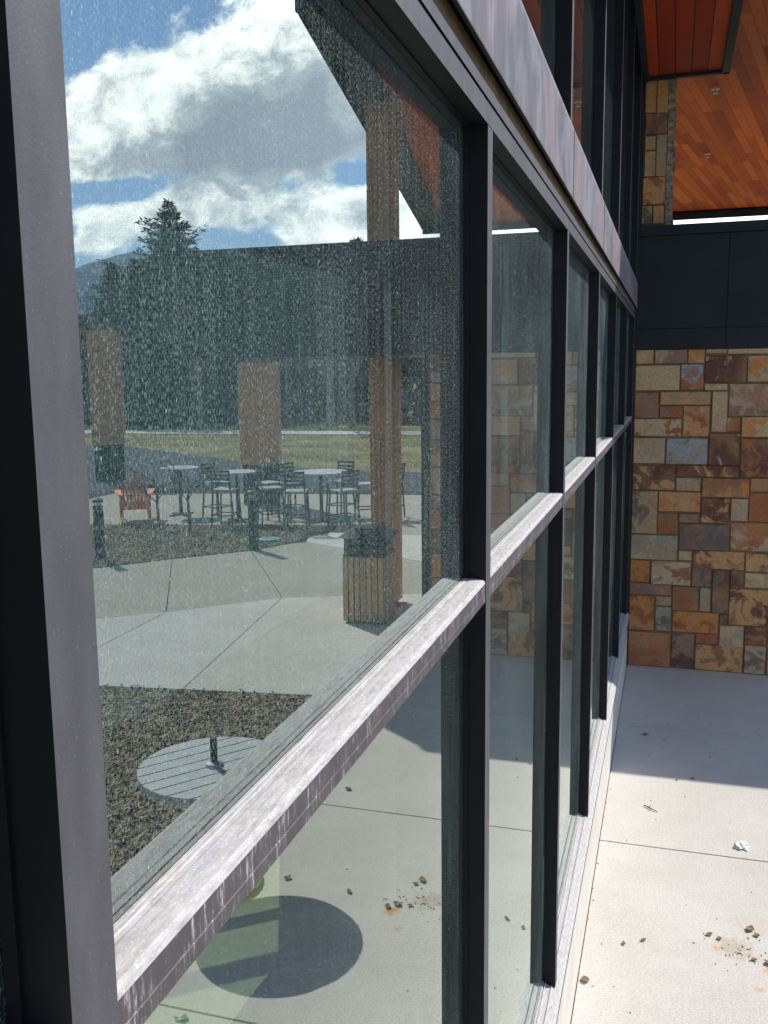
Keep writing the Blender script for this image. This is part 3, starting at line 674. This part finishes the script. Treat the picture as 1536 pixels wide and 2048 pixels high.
stone_mesh('stone_veneer', ps, sp, 9.90, seed=9)
b = MB()   # ragged edge courses seen end-on
z = 4.43; rnd = random.Random(8)
while z < 5.93:
    h = rnd.uniform(.02, .12); h = min(h, 5.99-z); b.box(0.302+rnd.uniform(-.006, .006), 0.372+rnd.uniform(-.012, .008), 9.905+rnd.uniform(0, .02), 10.33, z, z+h-0.002); z += h
b.build('edge_courses', simple('split_stone_edge', (0.34, 0.285, 0.215), 0.9, 0.15, var=0.5, scale=22, bumps=0.8), sp)

# ================================================================== low canopy: black fascia, deck and lintel
fa = thing('entrance_fascia', 'long black metal fascia panelled above the stone wall', 'fascia', (2.4, 9.9, 3.24))
FX1 = 4.9
b = MB(); b.box(0.062, FX1, 9.785, 12.2, 3.245, 4.40); b.build('beam_box', [M['black_steel']], fa)
b = MB()
for (x0, x1) in ((0.062, 0.895), (0.903, 2.10), (2.108, 3.31), (3.318, 4.5), (4.508, FX1)):
    for z0, z1 in ((3.24, 3.432), (3.440, 4.318)): b.box(x0, x1, 9.770, 9.786, z0, z1)
b.build('fascia_panel', M['black_steel'], fa, bevel=0.002)
b = MB(); b.box(0.062, FX1+.02, 9.752, 12.22, 4.326, 4.42); b.build('coping', M['black_steel'], fa, bevel=0.004)
b = MB(); b.box(2.06, FX1-.02, 9.80, 12.18, 3.226, 3.2445); b.build('underside', M['black_steel'], fa)
b = MB(); b.box(2.05, 3.36, 11.9, 12.15, 2.985, 3.225); b.build('lintel', M['black_steel'], fa)
b = MB(); b.box(2.06, 2.2, 10.0, 10.14, 0, 3.22); b.build('post', M['black_steel'], fa)

# ================================================================== near overhang and high canopy
ov = thing('overhang_soffit', 'narrow cedar overhang with black edge trim along the window wall', 'soffit', (0.5, 5, 5.8))
b = MB(); b.box(0.115, 0.775, -4.6, 9.84, 5.82, 5.86); b.build('cedar_boards', M['cedar_near'], ov)
b = MB(); b.box(0.775, 0.845, -4.6, 9.90, 5.785, 6.05); b.box(0.06, 0.845, 9.84, 9.90, 5.785, 6.05); b.box(0.060, 0.112, -4.6, 9.84, 5.76, 6.05); b.box(0.06, 0.845, -4.6, 9.9, 6.06, 6.10)
b.build('edge_trim', M['black_steel'], ov, bevel=0.003)
cn = thing('high_canopy', 'high cedar lined canopy roof with dark border beyond the overhang', 'canopy', (2, 15, 6.3))
ZC = 6.3
def ex(y, off=0.0): return 2.83+(y-8.3)*2.57/14.97+off   # outer edge of the canopy
YA, YB = 8.45, 21.45
b = MB(); p = [(-1.2, 10.0), (0.0, 10.0), (0.0, YA), (ex(YA, -.42), YA), (ex(YB, -.42), YB), (-1.2, YB)]
b.poly(p, ZC, ZC+0.04); b.build('cedar_boards', M['cedar_far'], cn)
b = MB(); b.poly([(ex(YA, -.42), YA), (ex(YA), YA), (ex(YB), YB), (ex(YB, -.42), YB)], ZC-0.02, ZC+0.05); b.build('border_panel', M['black_steel'], cn)
b = MB(); b.poly([(ex(YA), YA-.02), (ex(YA, .06), YA-.02), (ex(YB, .06), YB), (ex(YB), YB)], ZC-0.05, ZC+0.42)
b.poly([(-1.2, YB), (ex(YB, .06), YB), (ex(YB, .06), YB+.08), (-1.2, YB+.08)], ZC-0.13, ZC+0.42)
b.poly([(-0.02, YA-.08), (ex(YA, .06), YA-.08), (ex(YA, .06), YA-.02), (-0.02, YA-.02)], ZC-0.05, ZC+0.42)
b.build('edge_beam', M['black_steel'], cn)
b = MB(); b.poly([(-1.2, 10.0), (0, 10.0), (0, YA), (ex(YA), YA), (ex(YB), YB), (-1.2, YB)], ZC+0.42, ZC+0.5); b.build('roof_deck', M['black_steel'], cn)
for k, (px, py) in enumerate(((1431, 178), (1415, 308))):
    d = ray(px, py); tt = (ZC-0.001-CAMH)/d.z; x, y = CAMX+d.x*tt, d.y*tt
    f_ = thing('sprinkler_head', ('small metal sprinkler head in the canopy nearer the overhang', 'small metal sprinkler head farther along the canopy boards')[k], 'sprinkler', (x, y, ZC), 'sprinkler heads in the canopy')
    b = MB(); b.disc((x, y, ZC-0.004), 0.05, 0.008, 16); b.build('rosette', M['fixture'], f_)
    b = MB(); b.tube([(x, y, ZC-.008), (x, y, ZC-0.05)], 0.012, 8); b.disc((x, y, ZC-.052), 0.028, 0.004, 12); b.build('nozzle', M['fixture'], f_)

# wood clad columns
def column(x0, x1, y0, y1, z0, z1, label, base=0.0):
    t_ = thing('wood_column', label, 'column', ((x0+x1)/2, (y0+y1)/2, 0), 'wood clad columns')
    b = MB(); n = max(2, round((x1-x0)/0.16)); w = (x1-x0)/n
    for i in range(n): b.box(x0+i*w+.003, x0+(i+1)*w-.003, y0, y0+.03, z0, z1)
    n = max(2, round((y1-y0)/0.16)); w = (y1-y0)/n
    for i in range(n): b.box(x0+.001, x0+.03, y0+.031+i*w*.97, y0+.027+(i+1)*w*.97, z0, z1); b.box(x1-.03, x1-.001, y0+.031+i*w*.97, y0+.027+(i+1)*w*.97, z0, z1)
    b.box(x0+.02, x1-.02, y0+.02, y1, z0, z1)
    b.build('wood_cladding', M['column_wood'], t_)
    b = MB(); b.box(x0+.04, x1-.04, y0+.04, y1-.04, -0.02, z0); b.build('shade_base', M['black_steel'], t_)  # dark block added under the cladding; its black stands for shade there
    return t_
column(2.96, 3.25, 11.42, 11.86, 0.05, 6.29, 'tall wood clad column running up past the fascia to the canopy')
column(8.40, 9.20, 20.0, 20.6, 0.95, 3.30, 'wood clad column above an added dark shade block behind the bar tables')
column(15.2, 15.9, 24.0, 24.7, 1.05, 4.36, 'weathered wood clad column beside the dark conifers')

# ================================================================== trash can
tx0, tx1, ty0, ty1 = 2.84, 3.37, 10.62, 11.14
tr = thing('litter_bin', 'wooden slatted litter bin with a dark hooded roof on the paving', 'litter bin', ((tx0+tx1)/2, (ty0+ty1)/2, 0))
b = MB(); n = 7; w = (tx1-tx0)/n
for i in range(n):
    b.box(tx0+i*w+.006, tx0+(i+1)*w-.006, ty0, ty0+.02, .03, .83); b.box(tx0+i*w+.006, tx0+(i+1)*w-.006, ty1-.02, ty1, .03, .83)
    yy = ty0+.022+i*(ty1-ty0-.044)/n; b.box(tx0, tx0+.02, yy+.004, yy+(ty1-ty0-.044)/n-.004, .03, .83); b.box(tx1-.02, tx1, yy+.004, yy+(ty1-ty0-.044)/n-.004, .03, .83)
b.build('slats', M['bin_wood'], tr, bevel=0.002)
b = MB(); b.box(tx0+.022, tx1-.022, ty0+.022, ty1-.022, .02, .86); b.box(tx0+.01, tx1-.01, ty0+.01, ty1-.01, .835, .855); b.build('liner', M['black_steel'], tr)
# hood: four panels with a lens shaped opening each
def holed(b, o, ax, az, w, h, th):
    outer = [Vector((-w/2, 0, 0)), Vector((w/2, 0, 0)), Vector((w/2, h, 0)), Vector((-w/2, h, 0))]
    hole = []
    for k in range(16):
        t = 2*math.pi*k/16; hole.append(Vector((math.cos(t)*w*0.34, h*.52+math.sin(t)*h*0.22*(1 if math.sin(t) > 0 else .8), 0)))
    pts = outer+hole; tris = geometry.tessellate_polygon([outer, hole])
    nv = Vector(ax).cross(Vector(az)).normalized()
    for sgn in (0, 1):
        b.add([Vector(o)+Vector(ax)*p.x+Vector(az)*p.y+nv*th*sgn for p in pts], [tuple(t) for t in tris])
    ho = len(b.v)-len(hole); hi = ho-len(pts)
    for k in range(16): b.f.append([hi+k, hi+(k+1) % 16, ho+(k+1) % 16, ho+k]); b.m.append(0)
b = MB(); cx, cy = (tx0+tx1)/2, (ty0+ty1)/2
holed(b, (cx, ty0+.03, .86), (1, 0, 0), (0, 0, 1), tx1-tx0-.05, .20, .006); holed(b, (cx, ty1-.03, .86), (1, 0, 0), (0, 0, 1), tx1-tx0-.05, .20, .006)
holed(b, (tx0+.028, cy, .86), (0, 1, 0), (0, 0, 1), ty1-ty0-.05, .20, .006); holed(b, (tx1-.028, cy, .86), (0, 1, 0), (0, 0, 1), ty1-ty0-.05, .20, .006)
b.build('hood', M['black_steel'], tr, recalc=False)
b = MB(); e = .05
b.add([(tx0-e, ty0-e, 1.06), (tx1+e, ty0-e, 1.06), (tx1+e, ty1+e, 1.06), (tx0-e, ty1+e, 1.06), (tx0+.1, ty0+.1, 1.17), (tx1-.1, ty0+.1, 1.17), (tx1-.1, ty1-.1, 1.17), (tx0+.1, ty1-.1, 1.17)],
      [(0, 3, 2, 1), (4, 5, 6, 7), (0, 1, 5, 4), (1, 2, 6, 5), (2, 3, 7, 6), (3, 0, 4, 7)]); b.build('roof', M['black_steel'], tr, bevel=0.004)

# ================================================================== bollards
for k, (x, y) in enumerate(((6.52, 14.86), (8.62, 13.36))):
    t_ = thing('bollard', ('black bollard at the edge of the mulch bed near the bar tables', 'black bollard at the edge of the mulch bed near the orange chair')[k], 'bollard', (x, y, 0), 'black bollards along the mulch bed')
    b = MB(); b.tube([(x, y, 0), (x, y, .92)], .085, 20); b.tube([(x, y, .98), (x, y, 1.03), (x, y, 1.045)], [.088, .088, .06], 20); b.build('post', M['black_steel'], t_)
    b = MB(); b.tube([(x, y, .92), (x, y, .98)], .062, 16); b.build('lens', M['table_metal'], t_)
    b = MB(); b.disc((x, y, .008), .11, .016, 20); b.build('base_plate', M['black_steel'], t_)

# ================================================================== tables
def bar_table(x, y, r, h, label):
    t_ = thing('bar_table', label, 'table', (x, y, 0), 'round high tables on the patio')
    b = MB(); b.disc((x, y, h-.0125), r, .025, 48); b.build('tabletop', M['table_metal'], t_)
    b = MB(); b.tube([(x, y, .02), (x, y, h-.025)], .04, 14); b.build('pedestal', M['chair_metal'], t_)
    b = MB(); b2 = MB()
    for a in range(4):
        ca, sa = math.cos(a*math.pi/2+.4), math.sin(a*math.pi/2+.4)
        b.bar((x, y, .03), (x+ca*r*.75, y+sa*r*.75, .015), .06, .025); b2.bar((x, y, h-.04), (x+ca*r*.7, y+sa*r*.7, h-.035), .04, .02)
    b.build('foot', M['chair_metal'], t_); b2.build('top_bracket', M['chair_metal'], t_)
bar_table(6.45, 18.05, .56, 1.05, 'large round silver bar table nearest the wood column')
bar_table(8.20, 17.15+.6, .42, 1.05, 'round bar table behind the bollard with dark chairs round it')
bar_table(9.85, 18.3, .42, 1.05, 'round bar table between the orange chair and the others')
# bar chairs
def bar_chair():
    t_ = thing('bar_chair', 'x', 'chair', (0, 0, 0), 'dark bar chairs round the high tables')
    for sx in (-1, 1):
        for sy in (-1, 1):
            b = MB(); b.bar((sx*.23, sy*.23, 0), (sx*.19, sy*.19, .74), .028); b.build('leg', M['chair_metal'], t_)
    b = MB(); b.box(-.215, .215, -.215, .215, .745, .775); b.build('seat', M['table_metal'], t_, bevel=.01)
    b = MB()
    for z in (.25,):
        b.bar((-.215, -.215, z), (.215, -.215, z), .022); b.bar((-.215, .215, z), (.215, .215, z), .022); b.bar((-.215, -.215, z), (-.215, .215, z), .022); b.bar((.215, -.215, z), (.215, .215, z), .022)
    b.build('foot_rail', M['chair_metal'], t_)
    b = MB(); b.bar((-.19, .2, .76), (-.19, .26, 1.17), .026); b.bar((.19, .2, .76), (.19, .26, 1.17), .026)
    for z in (.90, .98, 1.06, 1.14): b.bar((-.19, .205+(z-.76)*.146, z), (.19, .205+(z-.76)*.146, z), .014, .05)
    b.build('backrest', M['chair_metal'], t_)
    return t_
ch0 = bar_chair()
spots = [(6.62, 17.12, 2.9, 'bar chair with its seat turned towards the window, in front of the large bar table'),
         (5.75, 17.45, 2.2, 'bar chair at the large bar table beside the tall wood column'),
         (5.62, 18.55, 1.1, 'bar chair on the column side of the large bar table, farther back'),
         (6.35, 18.95, 0.2, 'bar chair behind the large bar table with its back to the road'),
         (7.25, 18.45, -1.0, 'bar chair between the large bar table and the middle one'),
         (7.35, 17.5, -2.2, 'bar chair at the front left corner of the large bar table'),
         (7.75, 18.35, 0.5, 'bar chair behind the middle bar table'),
         (8.15, 16.95+.15, 3.1, 'bar chair in front of the middle bar table beside the bollard'),
         (8.85, 18.1, -1.3, 'bar chair on the orange chair side of the middle bar table'),
         (5.2, 18.9, 1.6, 'bar chair half hidden behind the tall wood column')]
for i, (x, y, a, lab) in enumerate(spots):
    c = ch0 if i == 0 else copy_tree(ch0)
    c.location = (x, y, 0); c.rotation_euler = (0, 0, a); c['label'] = lab
# garden chair, orange
ax, ay = 10.4, 17.35
ad = thing('garden_chair', 'orange slatted garden chair with a fanned rounded back', 'chair', (ax, ay, 0))
b = MB(); n = 7
for i in range(n):
    u = (i-(n-1)/2); xb = ax+u*.062; xt = ax+u*.086; top = .97-.016*u*u
    b.bar((xb, ay-.18, .26), (xt, ay-.18-(top-.26)*.42, top), .058 if abs(u) < 3 else .05, .02, upv=(0, 1, 0))
b.build('backrest', M['orange_wood'], ad, bevel=.004)
b = MB()
for i in range(6): b.box(ax-.25, ax+.25, ay-.16+i*.095, ay-.08+i*.095, .26+i*.018, .28+i*.018)
b.build('seat', M['orange_wood'], ad)
for s in (-1, 1):
    b = MB(); b.add([(ax+s*.25, ay-.34, .58), (ax+s*.33, ay-.36, .58), (ax+s*.43, ay+.36, .60), (ax+s*.42, ay+.44, .60), (ax+s*.30, ay+.44, .60), (ax+s*.26, ay+.30, .60),
                     (ax+s*.25, ay-.34, .602), (ax+s*.33, ay-.36, .602), (ax+s*.43, ay+.36, .622), (ax+s*.42, ay+.44, .622), (ax+s*.30, ay+.44, .622), (ax+s*.26, ay+.30, .622)],
                    [(0, 1, 2, 3, 4, 5), (11, 10, 9, 8, 7, 6)]+[(i, (i+1) % 6, 6+(i+1) % 6, 6+i) for i in range(6)]); b.build('armrest', M['orange_wood'], ad)
    b = MB(); b.box(ax+s*.29-.03, ax+s*.29+.03, ay+.28, ay+.38, 0, .60); b.build('leg', M['orange_wood'], ad)
    b = MB(); b.bar((ax+s*.27, ay+.35, .33), (ax+s*.27, ay-.46, .03), .03, .11); b.bar((ax+s*.28, ay-.30, .12), (ax+s*.28, ay-.30, .58), .03, .07); b.build('leg', M['orange_wood'], ad)
b = MB(); b.bar((ax-.30, ay-.26, .40), (ax+.30, ay-.26, .40), .025, .07); b.bar((ax-.28, ay-.36, .585), (ax+.28, ay-.36, .585), .05, .025); b.build('cross_rail', M['orange_wood'], ad)

ad.rotation_euler = (0, 0, -R(31))
# slatted cafe table
qx, qy, qh, qr = 2.10, 4.76, .75, .445
cf_ = thing('cafe_table', 'round grey slatted cafe table with an umbrella pole stub, close to the window', 'table', (qx, qy, 0))
b = MB(); ang = R(-52); ca, sa = math.cos(ang), math.sin(ang)
nb = 8; wslat = 2*qr/nb
for i in range(nb):
    v0 = -qr+i*wslat+.006; v1 = -qr+(i+1)*wslat-.006; N = 10; o = []
    def half(v): return math.sqrt(max(qr*qr-v*v, 0.0004))
    ring = []
    for k in range(N+1): v = v0+(v1-v0)*k/N; ring.append((half(v), v))
    for k in range(N+1): v = v1-(v1-v0)*k/N; ring.append((-half(v), v))
    b.poly([(qx+u*ca-v*sa, qy+u*sa+v*ca) for u, v in ring], qh-.02, qh)
b.build('slats', M['table_metal'], cf_)
b = MB(); NN = 48
for (r0, r1, z0, z1) in ((qr-.03, qr-.004, qh-.045, qh-.0205),):
    vv = []
    for k in range(NN):
        t = 2*math.pi*k/NN
        for r_, z_ in ((r0, z0), (r1, z0), (r1, z1), (r0, z1)): vv.append((qx+math.cos(t)*r_, qy+math.sin(t)*r_, z_))
    b.add(vv, [(4*k+j, 4*k+(j+1) % 4, 4*((k+1) % NN)+(j+1) % 4, 4*((k+1) % NN)+j) for k in range(NN) for j in range(4)])
b.disc((qx, qy, qh-.033), qr*.93, .02, 48)
b.build('rim', M['table_metal'], cf_)
b = MB(); b.tube([(qx, qy, .01), (qx, qy, qh-.02)], .035, 14); b.disc((qx, qy, .015), .26, .03, 30); b.build('pedestal', M['chair_metal'], cf_)
b = MB(); b.tube([(qx, qy, qh), (qx, qy, qh+.17)], .021, 12); ps_ = b.build('pole_stub', M['chair_metal'], cf_)
b = MB(); b.tube([(qx, qy, qh), (qx, qy, qh+.02), (qx, qy, qh+.028)], [.055, .05, .03], 18); b.build('collar', M['table_metal'], ps_)

# valve cover and saplings
b = MB(); b.tube([(6.63, 15.8, 0), (6.63, 15.8, .03), (6.63, 15.8, .035)], [.2, .2, .18], 24); b.box(6.53, 6.73, 15.79, 15.81, .035, .042)
tag(b.build('valve_cover', M['teal']), 'pale teal round valve cover lying in the far mulch bed', 'valve cover')

def branches(b, p, d, L, r, depth, rnd, spread=0.55, n=(3, 5), tips=None, upbias=0.15, seg=3, sides=5):
    pts = [p]; rs = [r]; cur = Vector(p); dd = Vector(d)
    for i in range(seg):
        dd = (dd+Vector((rnd.uniform(-1, 1), rnd.uniform(-1, 1), rnd.uniform(-.6, .8)+upbias))*0.12).normalized()
        cur = cur+dd*L/seg; pts.append(cur.copy()); rs.append(r*(1-0.55*(i+1)/seg))
    b.tube(pts, rs, sides, caps=False)
    if depth == 0:
        if tips is not None: tips.append((cur.copy(), dd.copy()))
        return
    for k in range(rnd.randint(*n)):
        f = rnd.uniform(.3, 1.0); idx = min(int(f*seg), seg-1); q = pts[idx].lerp(pts[idx+1], f*seg-idx)
        a = rnd.uniform(0, 6.28); x = dd.orthogonal().normalized(); y = dd.cross(x)
        nd = (dd+(x*math.cos(a)+y*math.sin(a))*rnd.uniform(spread*.6, spread*1.3)+Vector((0, 0, upbias))).normalized()
        branches(b, q, nd, L*rnd.uniform(.5, .72), rs[idx]*.55, depth-1, rnd, spread, n, tips, upbias, seg, max(3, sides-1))
for k, (x, y, h, lab) in enumerate(((8.55, 16.3, 1.9, 'slender bare sapling standing in the mulch bed by the tables'), (9.35, 16.5, 1.7, 'thin bare sapling in the mulch bed beside the orange chair'))):
    rnd = random.Random(30+k); t_ = thing('sapling', lab, 'tree', (x, y, 0), 'bare saplings in the mulch bed')
    b = MB(); b.tube([(x, y, 0), (x+.02, y, h*.3), (x, y+.01, h*.55)], [.035, .028, .022], 8); b.build('trunk', M['bark'], t_)
    b = MB()
    for j in range(6):
        a = j*1.05+rnd.random(); branches(b, Vector((x, y+.01, h*(.3+.05*j))), Vector((math.cos(a), math.sin(a), .55)).normalized(), h*.34, .014, 2, rnd, sides=4)
    b.build('crown', M['bark'], t_)

# ================================================================== conifers
def conifer(x, y, h, rad, key, label, seed, dens=1.0, irr=.3, fine=1.0):
    rnd = random.Random(seed); t_ = thing('spruce_tree', label, 'tree', (x, y, -.06), 'evergreens beyond the road')
    b = MB(); b.tube([(x, y, -.06), (x, y, h*.5), (x, y, h*.99)], [h*.018, h*.011, .02], 8); b.build('trunk', M['bark'], t_)
    b = MB(); nl = int(46*dens)
    for i in range(nl):
        f = (i+rnd.random())/nl; z = h*(.05+.94*f); rr = rad*(1-f)**.80*(1+rnd.uniform(-irr, irr))+.10
        nb = max(5, int(10*(1-f)+6))
        a0 = rnd.uniform(0, 6.28)
        for k in range(nb):
            a = a0+2*math.pi*k/nb+rnd.uniform(-.25, .25); L = rr*rnd.uniform(.65, 1.15); droop = -.18+.45*f
            d = Vector((math.cos(a), math.sin(a), droop)).normalized(); side = Vector((-math.sin(a), math.cos(a), 0))
            ns = max(4, int(L*4.2/fine**1.6))
            for s in range(ns):
                g = (s+.5)/ns; c = Vector((x, y, z))+d*L*g+Vector((0, 0, .10*L*g*g)); w = (.10+.30*(1-g))*min(L, 2.2)
                for e in (-1, 1, 0):
                    q = c+side*e*w*rnd.uniform(.3, 1)+Vector((0, 0, rnd.uniform(-.12, .16)))
                    t1 = (d*rnd.uniform(.3, .7)+side*e*rnd.uniform(.2, .9)+Vector((0, 0, rnd.uniform(-.4, .3)))).normalized()*rnd.uniform(.30, .62)*fine
                    t2 = Vector((rnd.uniform(-1, 1), rnd.uniform(-1, 1), rnd.uniform(-.6, .6))).normalized()*rnd.uniform(.09, .17)*fine
                    b.add([q-t2, q+t2, q+t1], [(0, 1, 2)])
    b.build('crown', M[key], t_, recalc=False); return t_
conifer(33.2, 60.0, 14.9, 7.2, 'spruce', 'tallest dark spruce with a pointed top against the clouds', 1, 1.35, .38, .78)
conifer(35.4, 56.0, 10.3, 3.0, 'pine', 'yellow green conifer left of the tallest spruce', 2)
conifer(37.2, 55.0, 7.0, 3.4, 'pine', 'low spreading conifer nearest the window frame', 3)
conifer(31.0, 52.0, 9.9, 3.6, 'spruce', 'dark spruce standing just in front of the tallest one', 4)
conifer(30.0, 56.0, 10.6, 2.6, 'spruce', 'dark spruce right of the tallest one beside the fascia end', 5)
conifer(19.6, 60.0, 11.7, 3.0, 'spruce', 'spruce whose branches show above the fascia near the roof edge', 7)
conifer(42.5, 58.0, 6.6, 3.3, 'spruce', 'dark conifer farthest left below the hill', 8)

# bare deciduous trees
protos = []
for k in range(3):
    rnd = random.Random(60+k); t_ = thing('bare_tree', 'leafless grey tree in the wood beyond the field', 'tree', (0, 0, -.06), 'leafless trees of the wood beyond the field')
    H = 8.6
    b = MB(); b.tube([(0, 0, 0), (.1, .05, H*.25), (0, -.1, H*.5)], [.17, .13, .09], 7); b.build('trunk', M['greybark'], t_)
    b = MB()
    for j in range(9):
        a = j*2.4+rnd.random(); f = .18+.035*j
        branches(b, Vector((.05, 0, H*f)), Vector((math.cos(a)*.6, math.sin(a)*.6, 1)).normalized(), H*.36*(1-.03*j), .06, 3, rnd, .5, (3, 4), sides=3, seg=3)
    b.build('crown', M['greybark'], t_); protos.append(t_)
rnd = random.Random(77); k = 0
for row, (Y, n) in enumerate(((52, 17), (60, 17), (70, 14))):
    for i in range(n):
        x = 2+i*(34.0+row*5)/n+rnd.uniform(-.9, .9); y = Y+rnd.uniform(-2.5, 2.5)
        c = protos[k] if k < 3 else copy_tree(protos[k % 3])
        s = rnd.uniform(.95, 1.32)*(1+.10*row); c.location = (x, y, -.06); c.scale = (s, s, s*rnd.uniform(.9, 1.1)); c.rotation_euler = (0, 0, rnd.uniform(0, 6.28)); k += 1
# far wood mass behind
rnd = random.Random(90); b = MB()
for i in range(16000):
    x = rnd.uniform(-12, 95); y = 56+rnd.uniform(0, 12); top = 4.6+2.2*mnoise.noise(Vector((x*.10, 0, 3)))+2.0*mnoise.noise(Vector((x*.5, y*.1, 0)))
    z = rnd.uniform(-.1, 1)**1.0*top; s = rnd.uniform(.25, .7)
    a = [Vector((x+rnd.uniform(-s, s), y+rnd.uniform(-s, s), z+rnd.uniform(-s, s)*1.3)) for _ in range(3)]
    b.add(a, [(0, 1, 2)])
tag(b.build('far_woods', foliage('far_wood', (0.19, 0.16, 0.125), (0.30, 0.26, 0.20)), recalc=False), 'brown leafless undergrowth of the wood beyond the field', 'woods', kind='stuff')

# ================================================================== litter on the paving
def leaf(x, y, s, a, lab, curl=.38, seed=0):
    rnd = random.Random(seed); b = MB(); n = 7; th = .0012
    top = []
    for i in range(n):
        f = i/(n-1); w = s*.42*math.sin(math.pi*min(max(f, .03), .97))**.8*(1+rnd.uniform(-.25, .25)); h = .004+curl*s*.35*(abs(f-.5)*2)**1.5
        for e in (-1, 0, 1):
            u = (f-.5)*s; v = e*w; hh = h+(abs(e)*curl*s*.28*rnd.uniform(.5, 1.3)); top.append(Vector((x+u*math.cos(a)-v*math.sin(a), y+u*math.sin(a)+v*math.cos(a), hh)))
    fs = []
    for i in range(n-1):
        for e in (0, 1): q = i*3+e; fs.append((q, q+1, q+4, q+3))
    b.add(top, fs); b.add([t+Vector((0, 0, th)) for t in top], [f[::-1] for f in fs])
    o = b.build('dry_leaf', M['leaf'], recalc=False); o.modifiers.new('sub', 'SUBSURF').levels = 1; o.modifiers['sub'].render_levels = 1
    return tag(o, lab, 'leaf', 'dry leaves on the paving')
L_ = [(.71, 5.01, .035, .4, 'small curled dry leaf left of the leaf pair above the rust stain'), (.925, 5.12, .055, 1.2, 'darkest curled dry leaf above the rust stain'), (.955, 5.07, .035, 2.4, 'small dry leaf touching the dark curled one'),
      (.76, 4.985, .03, 2.0, 'pale dry leaf next to the small curled one'), (.10, 4.43, .05, 1.9, 'tan dry leaf lying against the foot of the plinth'), (1.0, 4.83, .05, .2, 'dry leaf clump at the right of the rust stain'),
      (1.045, 4.79, .045, 1.4, 'dry leaf on the orange rust spot'), (.925, 4.84, .03, 2.9, 'dry leaf crumb in the middle of the stain'), (1.31, 4.88, .04, .8, 'dry leaf beyond the stain seen in the lower pane reflection'),
      (1.72, 4.92, .05, 2.2, 'dry leaf close to the shadow of the cafe table'), (1.77, 6.19, .05, .3, 'lone curled leaf beyond the joint, seen in the reflection'), (.37, 4.86, .03, .6, 'tiny leaf flake near the plinth on the bright slab'),
      (.30, 7.85, .055, .1, 'dark leaf lying in the shade near the stone wall'), (.66, 7.05, .03, 1.1, 'leaf flake by the shadow edge'), (.27, 4.80, .028, 2.1, 'leaf flake beside the tiny one near the plinth'), (.55, 7.0, .02, .3, 'smallest leaf flake in the shade')]
for i, (x, y, s, a, lab) in enumerate(L_): leaf(x, y, s, a, lab, seed=i)
rnd = random.Random(3); b = MB()
for i in range(50, 170):
    if 50 < i < 90: rr_ = abs(rnd.gauss(0, .12)); aa_ = rnd.uniform(0, 6.28); x = .86+rr_*math.cos(aa_); y = 4.88+rr_*math.sin(aa_)*.8
    else: x = rnd.uniform(.07, 1.5); y = rnd.uniform(2.5, 9.5)
    if i > 140: x = .063+rnd.random()*.02
    a = rnd.uniform(0, 3.14); L = rnd.uniform(.002, .007); w = rnd.uniform(.0007, .0018)
    b.obox((x, y, .0025), (math.cos(a)*L, math.sin(a)*L, 0), (-math.sin(a)*w, math.cos(a)*w, 0), (0, 0, .0018))
tag(b.build('debris', M['leaf']), 'scattered crumbs of leaf and grit on the paving', 'debris', kind='stuff')
b = MB(); b.tube([(.325, 6.50, .008), (.36, 6.465, .010), (.42, 6.42, .006)], [.003, .004, .002], 6); b.tube([(.36, 6.465, .010), (.372, 6.49, .02)], [.003, .0015], 5); b.tube([(.375, 6.455, .01), (.372, 6.435, .014)], [.004, .002], 5)
tag(b.build('twig', M['twig']), 'short dark twig lying on the bright paving', 'twig')
rnd = random.Random(6); bm = bmesh.new(); bmesh.ops.create_icosphere(bm, subdivisions=3, radius=1)
for v in bm.verts:
    n_ = mnoise.noise(v.co*2.3+Vector((4, 2, 1))); n2_ = abs(mnoise.noise(v.co*5)); k = .8+.65*n_-.35*n2_
    v.co = Vector((v.co.x*.050*k, v.co.y*.058*k, max(v.co.z, -.25)*.024*k+.008))
me = bpy.data.meshes.new('tissue'); bm.to_mesh(me); bm.free(); me.materials.append(M['tissue'])
o = bpy.data.objects.new('tissue', me); COL.objects.link(o); o.location = (.94, 6.07, 0); tag(o, 'crumpled white tissue lying on the paving past the joint', 'tissue')
b = MB(); pts = [(1.68, 3.62), (1.71, 3.635), (1.73, 3.615), (1.76, 3.605), (1.73, 3.59), (1.70, 3.60)]
b.add([(x, y, .004+.012*((i % 2))) for i, (x, y) in enumerate(pts)]+[(x, y, .0055+.012*((i % 2))) for i, (x, y) in enumerate(pts)], [(0, 1, 2, 5), (2, 3, 4, 5), (6, 11, 8, 7), (8, 11, 10, 9)]+[(i, (i+1) % 6, 6+(i+1) % 6, 6+i) for i in range(6)])
tag(b.build('wrapper', M['teal'], recalc=False), 'torn teal plastic wrapper on the paving by the lower pane', 'litter')

# ================================================================== haze over the field and the hill
b = MB(); b.box(-900, 2400, -60, 1500, -1.1, 175)
hz = bpy.data.materials.new('haze_air'); hz.use_nodes = True; t = NT(hz.node_tree); t.n.clear()
o_ = t.new('ShaderNodeOutputMaterial'); v_ = t.new('ShaderNodeVolumePrincipled'); v_.inputs['Color'].default_value = (0.50, 0.66, 0.92, 1); v_.inputs['Density'].default_value = 0.00045; v_.inputs['Anisotropy'].default_value = 0.1
t.l.new(v_.outputs[0], o_.inputs['Volume'])
tag(b.build('haze', hz), 'thin blue haze over the field and the hill', 'haze', kind='stuff')
